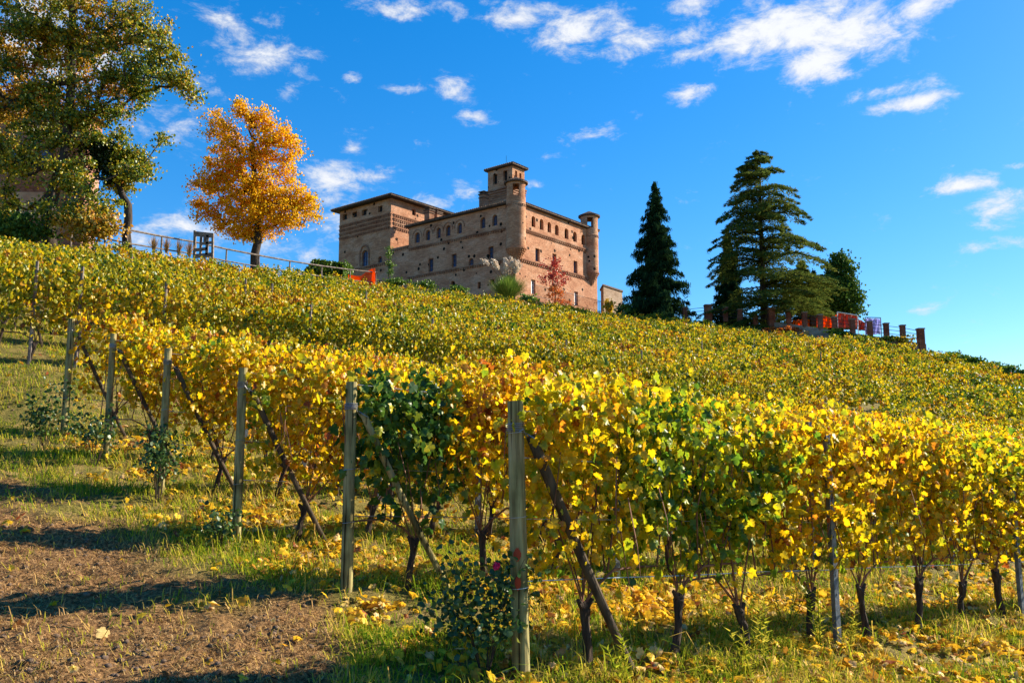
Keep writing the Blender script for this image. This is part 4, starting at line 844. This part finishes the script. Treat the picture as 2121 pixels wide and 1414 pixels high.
ROWN = ['nearest', 'second nearest', 'third', 'fourth', 'fifth', 'sixth']
cands = []
def vis(x, y): return y > 3 and -.70 < x / y < .70
for k in range(6):
    x0, y0 = .07 - 1.62 * k, 6.2 + 1.72 * k
    s = .62 if k < 2 else .72
    i = 0
    while s < 60:
        x, y = x0 + UX * s, y0 + UY * s
        if vis(x, y): cands.append((math.hypot(x, y), x, y, k, i))
        elif x > 0: break
        s += .9 + .0 * i; i += 1
hill = []
for j in range(-1, 40):
    v = 20.7 + 2.3 * j if j >= 0 else 18.9
    for u in np.arange(-60, 110, .9):
        uu = u + (j * .37) % .9
        x, y = UX * uu - UY * v, UY * uu + UX * v
        if y < 8 or not (-.72 < x / y < .72): continue
        C = np.interp(x / y, _cr, CR[:, 2])
        if y > C + .3 or (j < 0 and uu < 11): continue
        hill.append((math.hypot(x, y), x, y, 6 + max(j, 0), 0))
hill.sort()
nfront = sorted(cands)[:210]
chosen = nfront + hill[:300 - len(nfront)]; rest = hill[300 - len(nfront):] + sorted(cands)[210:]
def make_vine(x, y, row, idx, n):
    r_ = random.Random(n * 7 + 1); z = gz(x, y); o = bpy.data.objects.new('grapevine', None); COL.objects.link(o)
    flip = r_.random() < .5; o.location = (x, y, z - (.0)); o.rotation_euler = (0, 0, ROWANG + (math.pi if flip else 0)); sc = r_.uniform(.96, 1.05); o.scale = (1, r_.uniform(.85, 1.2), sc)
    t, c1, c2 = r_.choice(TR); d = math.hypot(x, y)
    if row >= 6: fm = r_.choice(FL)
    elif row == 0: fm = r_.choice(FN)
    elif d < 15: fm = r_.choice(FH)
    else: fm = r_.choice(FM)
    green = row == 1 and idx == 0
    if green: fm = FG[0]
    if row == 0 and idx in (1, 2): fm = FY[idx % 2]
    for nm, me in (('trunk', t), ('canes', c1 if d < 16 else c2), ('foliage', fm)):
        q = bpy.data.objects.new(nm, me); COL.objects.link(q); q.parent = o
    if row < 3 and idx < 12:
        kind = 'dark green leaved grapevine' if green else 'yellow leaved grapevine'
        lab = '%s, %s from the end post in the %s trellis row' % (kind, ORD[idx], ROWN[row])
    elif row < 6: lab = 'yellow grapevine farther along the %s trellis row from the camera' % ROWN[row] if idx > 3 else 'yellow grapevine near the end post of the %s trellis row' % ROWN[row]
    else: lab = 'olive and orange grapevine in the %s hillside row above the grassy bank' % (ORD[row - 6] if row - 6 < 12 else 'higher')
    g_ = 'grapevines in the %s trellis row' % ROWN[row] if row < 6 else 'grapevines on the hillside above the bank'
    tag(o, lab, 'grapevine', g_); return o
for n, (d, x, y, row, idx) in enumerate(chosen): make_vine(x, y, row, idx, n)
# the rest of the hillside vineyard as one mass
def hillside():
    r = np.array([(q[1], q[2], q[0]) for q in rest]); nr = len(r); NC = 13; m = nr * NC; ci = np.repeat(np.arange(nr), NC)
    vh = (rng.random(nr) - .5) * .34 + (fbm(r[:, 0] * .45, r[:, 1] * .45, 8, 3) - .5) * .9 - .7 * (rng.random(nr) < .05)
    pt = (fbm(r[:, 0] * .16, r[:, 1] * .16, 18, 3) - .5) * .55 + (rng.random(nr) - .5) * .26
    cs = rng.uniform(-.47, .47, m); ct = rng.normal(size=m) * .2; cz_ = .95 + .95 * rng.random(m) ** .6 + vh[ci]; crnd = rng.normal(size=m) * .1
    cnt = np.where(r[ci, 2] < 34, 15, np.where(r[ci, 2] < 55, 12, 9)); k_ = np.repeat(np.arange(m), cnt); idx = ci[k_]; n = len(idx)
    s = cs[k_] + rng.normal(size=n) * .10; t = ct[k_] + rng.normal(size=n) * .10; zz = cz_[k_] + rng.normal(size=n) * .11
    X = r[idx, 0] + UX * s - UY * t; Yy = r[idx, 1] + UY * s + UX * t; Z = T(r[idx, 0], r[idx, 1]) + zz
    P = np.stack([X, Yy, Z], 1); side = np.array([UY, -UX, 0]); Nn = rng.normal(size=(n, 3)) * .8 + side * .5 + ZUP * .4
    Sz = np.where(r[idx, 2] < 34, .125, np.where(r[idx, 2] < 55, .145, .175)) * (.6 + .75 * rng.random(n)); rnd = np.clip(rng.normal(.5, .2, n) + crnd[k_] + pt[idx], 0, 1)
    o = leaves('hillside_vines', P, Sz, TQ, M['hill'], rnd=rnd, Nn=Nn); tag(o, 'dense olive and gold vine rows covering the upper hillside', 'vines', None, 'stuff')
hillside()
# dark bushes closing the right skyline
for i, (x, y, lab) in enumerate(((1960, 742, 'dark green bush on the right skyline just past the last brick pier'), (2010, 752, 'second dark green bush down the right skyline'), (2065, 765, 'third dark green bush down the right skyline'), (2115, 778, 'dark green bush on the skyline at the right edge'))):
    shrub('skyline_bush', x, y, 76, 40, 12, 1300, .22, 'hedge' if i % 2 else 'pampas', lab, dep=.5, group='bushes along the right skyline')

# posts, braces, stakes, wires
rows = [(.07 - 1.62 * k, 6.2 + 1.72 * k) for k in range(6)]
LBL = ['thick grey end post with red paint marks and a wire-tied brace, nearest the camera', 'pale green-grey end post beside the dark green vine, second nearest', 'straight grey end post with dark brace, third nearest', 'end post with a shrub climbing its foot, fourth nearest', 'fifth nearest end post, slim with yellow leaves around its top', 'greenish end post farthest left, below the grassy bank']
HT = [2.02, 1.97, 2.0, 2.02, 2.05, 2.14]; RD = [.062, .055, .052, .050, .048, .058]
for k, (x, y) in enumerate(rows):
    z = gz(x, y); zb0 = T0(x, y); o = empty('trellis_end_post', (x, y, z), LBL[k], 'post', 'end posts of the trellis rows'); r0 = RD[k]; h = HT[k]; z0 = float(zb0)
    lean = -.045 if k == 0 else 0
    pts = [(x + lean * q, y, z0 - .1 + (h + .1) * q) for q in np.linspace(0, 1, 9)]
    random.seed(k); MB().tube(pts, [r0 * (1.06 - .10 * q) for q in np.linspace(0, 1, 9)], 18, wob=.045).build('post', M['post'], o)
    hb_ = .26 if k != 1 else .3; s1 = 1.08 if k else 1.0
    tx, ty = x + UX * (r0 + .04) + lean, y + UY * (r0 + .04); bx_, by_ = x + UX * s1 * .98 + (.0), y + UY * s1 * .98 - .02; bz = float(T0(bx_, by_)) - .05
    top = np.array([tx + UY * .06, ty - UX * .06, z0 + h - hb_]); bot = np.array([bx_ + UY * .14, by_ - UX * .14, bz]); mid = [(1 - q) * top + q * bot + np.array([0, 0, -.03 * math.sin(q * 3.14)]) for q in np.linspace(0, 1, 7)]
    bobj = MB().tube(mid, [.034, .034, .033, .032, .031, .03, .03] if k != 0 else [.042, .042, .04, .038, .036, .034, .034], 12, wob=.08).build('brace', M['brace'] if k != 1 else M['post'], o)
    w = MB(); zz = z0 + h - hb_ + .03
    def ring(c, r, tilt=0, n=22): return [(c[0] + r * math.cos(t), c[1] + r * math.sin(t), c[2] + tilt * math.cos(t)) for t in np.linspace(0, 2 * math.pi, n)]
    w.tube([(x + lean * .95 + (r0 + .006) * math.cos(t), y + (r0 + .006) * math.sin(t), zz + .002 * t) for t in np.linspace(0, 10 * math.pi, 90)], .0035, 4)
    w.build('wire_tie', M['wire'], o); w = MB().tube(ring((top[0] + .01, top[1], zz - .04), .048, -.03), .004, 4)
    w.tube([(x + lean + .03, y - r0 - .005, zz), (x + lean + r0 * .9, y - r0 - .01, zz + .02), (tx + .01, ty - .04, zz - .06)], .005, 4)
    w.build('wire_loop', M['wire'], o)
    for q in (.95, .62, .35): MB().tube(ring((x + lean * q, y, z0 + h * q * .93), r0 + .006, .006), .003, 4).build('wire_ring', M['wire'], o)
    if k == 0:
        for zz2, hh in ((.90, .05), (.70, .055)):
            mb = MB(); vs = []; m = 14
            cen = (-1.75)
            for j in range(m + 1):
                t = cen + (-.55 + 1.1 * j / m) * (.62 if zz2 < .8 else .8); e = .55 + .45 * math.sin(math.pi * j / m) + .15 * math.sin(j * 2.3); rr = r0 * 1.085
                for s_ in (-1, 1): vs.append((x + lean * zz2 / 2 + rr * math.cos(t), y + rr * math.sin(t), z0 + zz2 + s_ * hh * e * (.5 + .5 * math.sin(math.pi * j / m))))
            mb.add(vs, [(2 * j, 2 * j + 2, 2 * j + 3, 2 * j + 1) for j in range(m)]); mb.build('paint_mark', M['redpaint'], o)
def stake_mesh():
    mb = MB(); w, d, t = .034, .022, .004   # open C profile
    pr = [(-w, d), (-w, -d), (w, -d), (w, d), (w - t * 2, d), (w - t * 2, -d + t * 2), (-w + t * 2, -d + t * 2), (-w + t * 2, d)]
    vs = [(a, b, z) for z in (-.2, 2.05) for a, b in pr]; mb.add(vs, [(i, (i + 1) % 8, 8 + (i + 1) % 8, 8 + i) for i in range(8)] + [(8, 9, 10, 15), (8 + 2, 8 + 3, 8 + 4, 8 + 5)])
    for z in np.arange(.5, 2, .18): mb.box((0, -d - .003, z), (.006, 0, 0), (0, .003, 0), (0, 0, .012))
    return mb.mesh('stake', M['metal'])
SM = stake_mesh(); nst = 0
for k, (x0, y0) in enumerate(rows):
    for i in range(1, 9):
        s = 3.6 * i + (.0 if k == 0 else -.35 if k == 1 else -.4); x, y = x0 + UX * s + UY * .09, y0 + UY * s - UX * .09
        if not vis(x, y) or y > 24: continue
        o = bpy.data.objects.new('metal_stake', SM); COL.objects.link(o); o.location = (x, y, gz(x, y)); o.rotation_euler = (0, R(.6) * (1 if k % 2 else -1), ROWANG)
        tag(o, '%s galvanised steel stake from the end post in the %s trellis row' % (ORD[i - 1], ROWN[k]), 'stake', 'metal stakes of the trellis rows')
for k, (x0, y0) in enumerate(rows):
    o = empty('trellis_wires', (x0, y0, gz(x0, y0)), 'thin steel wires strung along the %s trellis row' % ROWN[k], 'wires', 'wires of the trellis rows'); L_ = 10 + 6 * k
    for h in (.7, 1.15, 1.6, 1.95):
        MB().tube([(x0 + UX * s, y0 + UY * s, float(T0(x0 + UX * s, y0 + UY * s)) + h + .004 * math.sin(s * 3)) for s in np.arange(0, L_, .9)], .0035 if h > .8 else .004, 4).build('wire', M['wire'], o)
# wooden stakes sticking out of the hillside canopy
hs_ = [(52, 548), (287, 532), (508, 577), (571, 592), (755, 608), (1184, 705), (1446, 705), (1560, 700), (1690, 730), (1995, 790), (1883, 768), (640, 640), (905, 660), (330, 610), (1320, 730), (150, 600)]
hv = np.array([(q[1], q[2]) for q in hill]); hz = T(hv[:, 0], hv[:, 1]) + 2.25
dcp = hv[:, 1] * math.cos(PITCH) + hz * math.sin(PITCH); hpx = 1060.5 + F * hv[:, 0] / dcp; hpy = 707 - F * (hz * math.cos(PITCH) - hv[:, 1] * math.sin(PITCH)) / dcp
for n, (px, py) in enumerate(hs_):
    j = int(np.argmin((hpx - px) ** 2 + ((hpy - py) * 2) ** 2)); x, y = hv[j]; z = gz(x, y)
    o = MB().tube([(x, y, z - .1), (x + .02, y, z + 2.3)], [.042, .034], 7).build('vineyard_stake', M['rail'], None, org=(x, y, z))
    pos = 'left' if px < 400 else 'middle left' if px < 900 else 'middle' if px < 1500 else 'right'
    tag(o, '%s weathered wooden stake from the left poking out of the hillside vines' % (['first', 'third', 'fifth', 'sixth', 'eighth', 'tenth', 'twelfth', 'thirteenth', 'fourteenth', 'sixteenth', 'fifteenth', 'seventh', 'ninth', 'fourth', 'eleventh', 'second'][n]), 'stake', 'wooden stakes in the hillside vines')

# ------------------------------------------------------------------ rose bushes and weeds
def rose(px, pyb, pyt, Y, wpx, n, label, flowers=(), seed=0, size=.05):
    r_ = np.random.default_rng(seed); base = at(px, pyb, Y); base[2] = gz(base[0], Y); kk = Y / F; H = (pyb - pyt) * kk; W = wpx * kk / 2
    o = empty('rose_bush', base, label, 'rose bush', 'rose bushes at the row ends'); mb = MB(); P = []
    for i in range(9):
        az = r_.random() * 6.28; d = np.array([math.cos(az), math.sin(az), 0]); e = base + d * W * r_.uniform(.2, 1) + ZUP * H * r_.uniform(.45, 1); m_ = base + d * W * .3 + ZUP * (e[2] - base[2]) * .5
        mb.tube([base + d * .03, m_, e], [.006, .004, .002], 5)
        c = int(n / 9); q = r_.random((c, 1)) ** .6; P.append((m_ * (1 - q) + e * q) + r_.normal(size=(c, 3)) * np.array([.10, .10, .09]))
    mb.build('stems', M['vinebark'], o); P = np.vstack(P); leaves('foliage', P, size * (.6 + .8 * r_.random(len(P))), TM, M['rose'], o, down=.3, Nn=r_.normal(size=(len(P), 3)) * .7 + ZUP * .8 - np.array([0, .3, 0]), rnd=np.clip(r_.normal(.45, .25, len(P)), 0, 1))
    for (fx, fy, s_) in flowers:
        c = at(fx, fy, Y - W * .6); m = 26; d = norm(r_.normal(size=(m, 3)) + np.array([0, -.2, .3])); leaves('rose_flower', c + d * s_ * .35, s_, TM, M['petal'], o, Tp=np.cross(d, r_.normal(size=(m, 3))) + ZUP * .4, Nn=d)
    return o
rose(1005, 1335, 1075, 6.25, 200, 820, 'rose bush with one pink bloom at the foot of the nearest end post', [(1028, 1172, .05), (953, 1157, .016)], 1, .046)
rose(328, 1020, 850, 11.1, 75, 480, 'leafy rose bush climbing the fourth nearest end post', (), 2, .055)
rose(196, 940, 825, 12.6, 100, 300, 'thin rose bush left of the fifth nearest end post', (), 3, .055)
rose(96, 905, 765, 13.6, 130, 460, 'wide rose bush with grey-green leaves beside the farthest left end post', (), 4, .06)
rose(455, 1095, 1020, 9.4, 60, 170, 'small low rose bush just left of the third nearest end post', (), 5, .05)
# fifth: small plant in the dark vine's foot
def weed(px, Y, h, label, seed):
    r_ = np.random.default_rng(seed); b = base_at(px, Y); o = empty('tall_weed', b, label, 'weed', 'tall weeds under the vines'); mb = MB(); P = []; Tp = []
    for s in range(4):
        d = r_.normal(size=3) * [.12, .12, 0]; e = b + d + ZUP * h * r_.uniform(.6, 1); mb.tube([b, (b + e) / 2 + d * .1, e], [.004, .003, .002], 4)
        for q in np.linspace(.15, 1, 26): az = q * 40 + r_.random(); dd_ = np.array([math.cos(az), math.sin(az), .5]); P.append(b + (e - b) * q + dd_ * .03); Tp.append(dd_)
    mb.build('stem', M['grass'], o); leaves('foliage', np.array(P), .07, (TN[0] * [1.2, 1, 1], TN[1]), M['grass'], o, Tp=np.array(Tp), rnd=np.full(len(P), .48)); return o
for i, (px, Y, h, lab) in enumerate(((1670, 7.9, .75, 'tall green weed just left of the first steel stake in the nearest row'), (1560, 7.2, .7, 'tall weed beside the fourth vine trunk of the nearest row'), (1725, 8.0, .5, 'leafy weed just right of the first steel stake in the nearest row'), (1600, 8.6, .95, 'feathery weed behind the nearest row, left of the first steel stake'), (1290, 6.3, .45, 'small weed at the foot of the nearest brace'), (1530, 7.0, .5, 'short weed left of the fourth vine trunk in the nearest row'))):
    weed(px, Y, h, lab, i)

# ------------------------------------------------------------------ ground cover
def scatter(n, ymax=24, ymin=3.6):
    y = ymin + (ymax - ymin) * rng.random(n) ** 1.7; x = y * rng.uniform(-.72, .72, n); return x, y
def surf_z(x, y): # height of the fine ground mesh
    i = np.clip(np.searchsorted(gx, x) - 1, 0, len(gx) - 2); j = np.clip(np.searchsorted(gy, y) - 1, 0, len(gy) - 2); fx = (x - gx[i]) / (gx[i + 1] - gx[i]); fy = (y - gy[j]) / (gy[j + 1] - gy[j])
    return (GZ[j, i] * (1 - fx) + GZ[j, i + 1] * fx) * (1 - fy) + (GZ[j + 1, i] * (1 - fx) + GZ[j + 1, i + 1] * fx) * fy
def blades(name, x, y, h, w, mt, lean, rnd, label, cat):
    n = len(x); z = surf_z(x, y); az = rng.random(n) * 6.283; ln = lean * (.3 + rng.random(n)); d = np.stack([np.cos(az), np.sin(az), np.zeros(n)], 1); sd = np.stack([-np.sin(az), np.cos(az), np.zeros(n)], 1) * w[:, None] / 2
    b = np.stack([x, y, z - .005], 1); m = b + d * (ln * h * .35)[:, None] + ZUP * (h * .6)[:, None]; t = b + d * (ln * h)[:, None] + ZUP * (h * np.maximum(.15, 1 - ln * .35))[:, None]
    V = np.stack([b - sd, b + sd, m - sd * .8, m + sd * .8, t], 1).reshape(-1, 3); k = (np.arange(n) * 5)[:, None, None]; Fc = (k + np.array([(0, 1, 3), (0, 3, 2), (2, 3, 4)])[None]).reshape(-1, 3)
    o = link(name, fast_mesh(name, V, Fc, M[mt], np.repeat(rnd, 5))); tag(o, label, cat, None, 'stuff'); return o
x, y = scatter(260000); g1 = fbm(x * 1.3, y * 1.3, 41, 3); dmk = dirt_mask(x, y); keep = rng.random(len(x)) < np.clip((g1 - .30) * 3.6, .10, 1) * (1 - .9 * dmk); x, y, g1, dmk = x[keep], y[keep], g1[keep], dmk[keep]
v = -UY * x + UX * y; kr = (v - 5.11) / 2.33; onrow = np.exp(-((kr - np.round(kr)) / .16) ** 2); n = len(x)
h = (.045 + .10 * rng.random(n) * (.4 + g1 * 1.3) + .06 * onrow * rng.random(n)) * (1 - .4 * dmk); lng = rng.random(n) < .05 + .12 * (fbm(x * 3.3, y * 3.3, 88, 2) > .56); h = np.where(lng, h * 2.1, h)
blades('grass', x, y, h, .004 + .004 * rng.random(n) + .0004 * y, 'grass', 1.15, np.clip(rng.normal(.48, .2, n) + .25 * (fbm(x * .9, y * .9, 77, 2) - .5) + .3 * dmk, 0, 1), 'patchy green and drying grass between the vine rows', 'grass')
x, y = scatter(200000, 15); dmk = dirt_mask(x, y); keep = rng.random(len(x)) < (.10 + .9 * dmk) * np.clip((fbm(x * 2.2, y * 2.2, 55, 3) - .3) * 3, .1, 1); x, y = x[keep], y[keep]; n = len(x)
blades('dry_grass_clippings', x, y, .015 + .045 * rng.random(n) ** 1.5, .004 + .005 * rng.random(n), 'straw', 2.4, rng.random(n), 'dry straw clippings strewn over the bare earth track', 'straw')
# fallen leaves
x, y = scatter(52000, 20); v = -UY * x + UX * y; u = UX * x + UY * y; kr = (v - 5.11) / 2.33; end = 3.52 - .165 * (v - 5.11)
dens = smooth01((u - end + .9) / 1.2) * np.clip((fbm(x * 1.6, y * 1.6, 61, 3) - .37) * 3.4, .06, .9) * np.where(v < 17.5, 1, .15) * np.where(kr < .4, .55 + .5 * smooth01((u - 6) / 3), 1)
dens = np.maximum(dens, .006); keep = rng.random(len(x)) < dens; x, y = x[keep], y[keep]; n = len(x)
P = np.stack([x, y, surf_z(x, y) + .015 + .07 * rng.random(n)], 1); az = rng.random(n) * 6.283
o = leaves('fallen_leaves', P, .095 * (.5 + .7 * rng.random(n)), TV, M['litter'], Tp=np.stack([np.cos(az), np.sin(az), rng.normal(size=n) * .5], 1), Nn=rng.normal(size=(n, 3)) * .6 + ZUP, rnd=np.clip(rng.normal(.5, .24, n), 0, 1)); tag(o, 'yellow and brown fallen vine leaves scattered under the rows', 'leaves', None, 'stuff')
# clods of earth
x, y = scatter(30000, 17); dmk = dirt_mask(x, y); v = -UY * x + UX * y; kr = (v - 5.11) / 2.33 + .33; band = np.exp(-((kr - np.round(kr)) / .12) ** 2); keep = rng.random(len(x)) < np.clip(.03 + .35 * dmk + .5 * band * (kr > .4), 0, 1) * np.clip((fbm(x * 1.9, y * 1.9, 71, 2) - .38) * 5, .0, 1); x, y = x[keep], y[keep]; n = len(x)
ico = np.array([(0, 0, 1), (.9, 0, .4), (.28, .85, .45), (-.72, .53, .4), (-.72, -.53, .45), (.28, -.85, .4), (.7, .5, -.4), (-.28, .85, -.4), (-.9, 0, -.4), (-.28, -.85, -.4), (.7, -.5, -.4), (0, 0, -1)], float)
icf = np.array([(0, 1, 2), (0, 2, 3), (0, 3, 4), (0, 4, 5), (0, 5, 1), (1, 6, 2), (2, 7, 3), (3, 8, 4), (4, 9, 5), (5, 10, 1), (6, 7, 2), (7, 8, 3), (8, 9, 4), (9, 10, 5), (10, 6, 1), (11, 7, 6), (11, 8, 7), (11, 9, 8), (11, 10, 9), (11, 6, 10)])
sz = .007 + .032 * rng.random(n) ** 3; Vc = np.stack([x, y, surf_z(x, y)], 1)[:, None] + ico[None] * sz[:, None, None] * (1 + .5 * (rng.random((n, 12, 1)) - .5)) * np.array([1, 1, .7])
M['clod'] = surf_mat('earth_clod', [(.3, (.07, .042, .025)), (.7, (.20, .13, .08))], 20, 4, .95, .5)
o = link('earth_clods', fast_mesh('earth_clods', Vc.reshape(-1, 3), ((np.arange(n) * 12)[:, None, None] + icf[None]).reshape(-1, 3), M['clod'])); tag(o, 'crumbly brown clods of tilled earth between grass patches', 'soil', None, 'stuff')
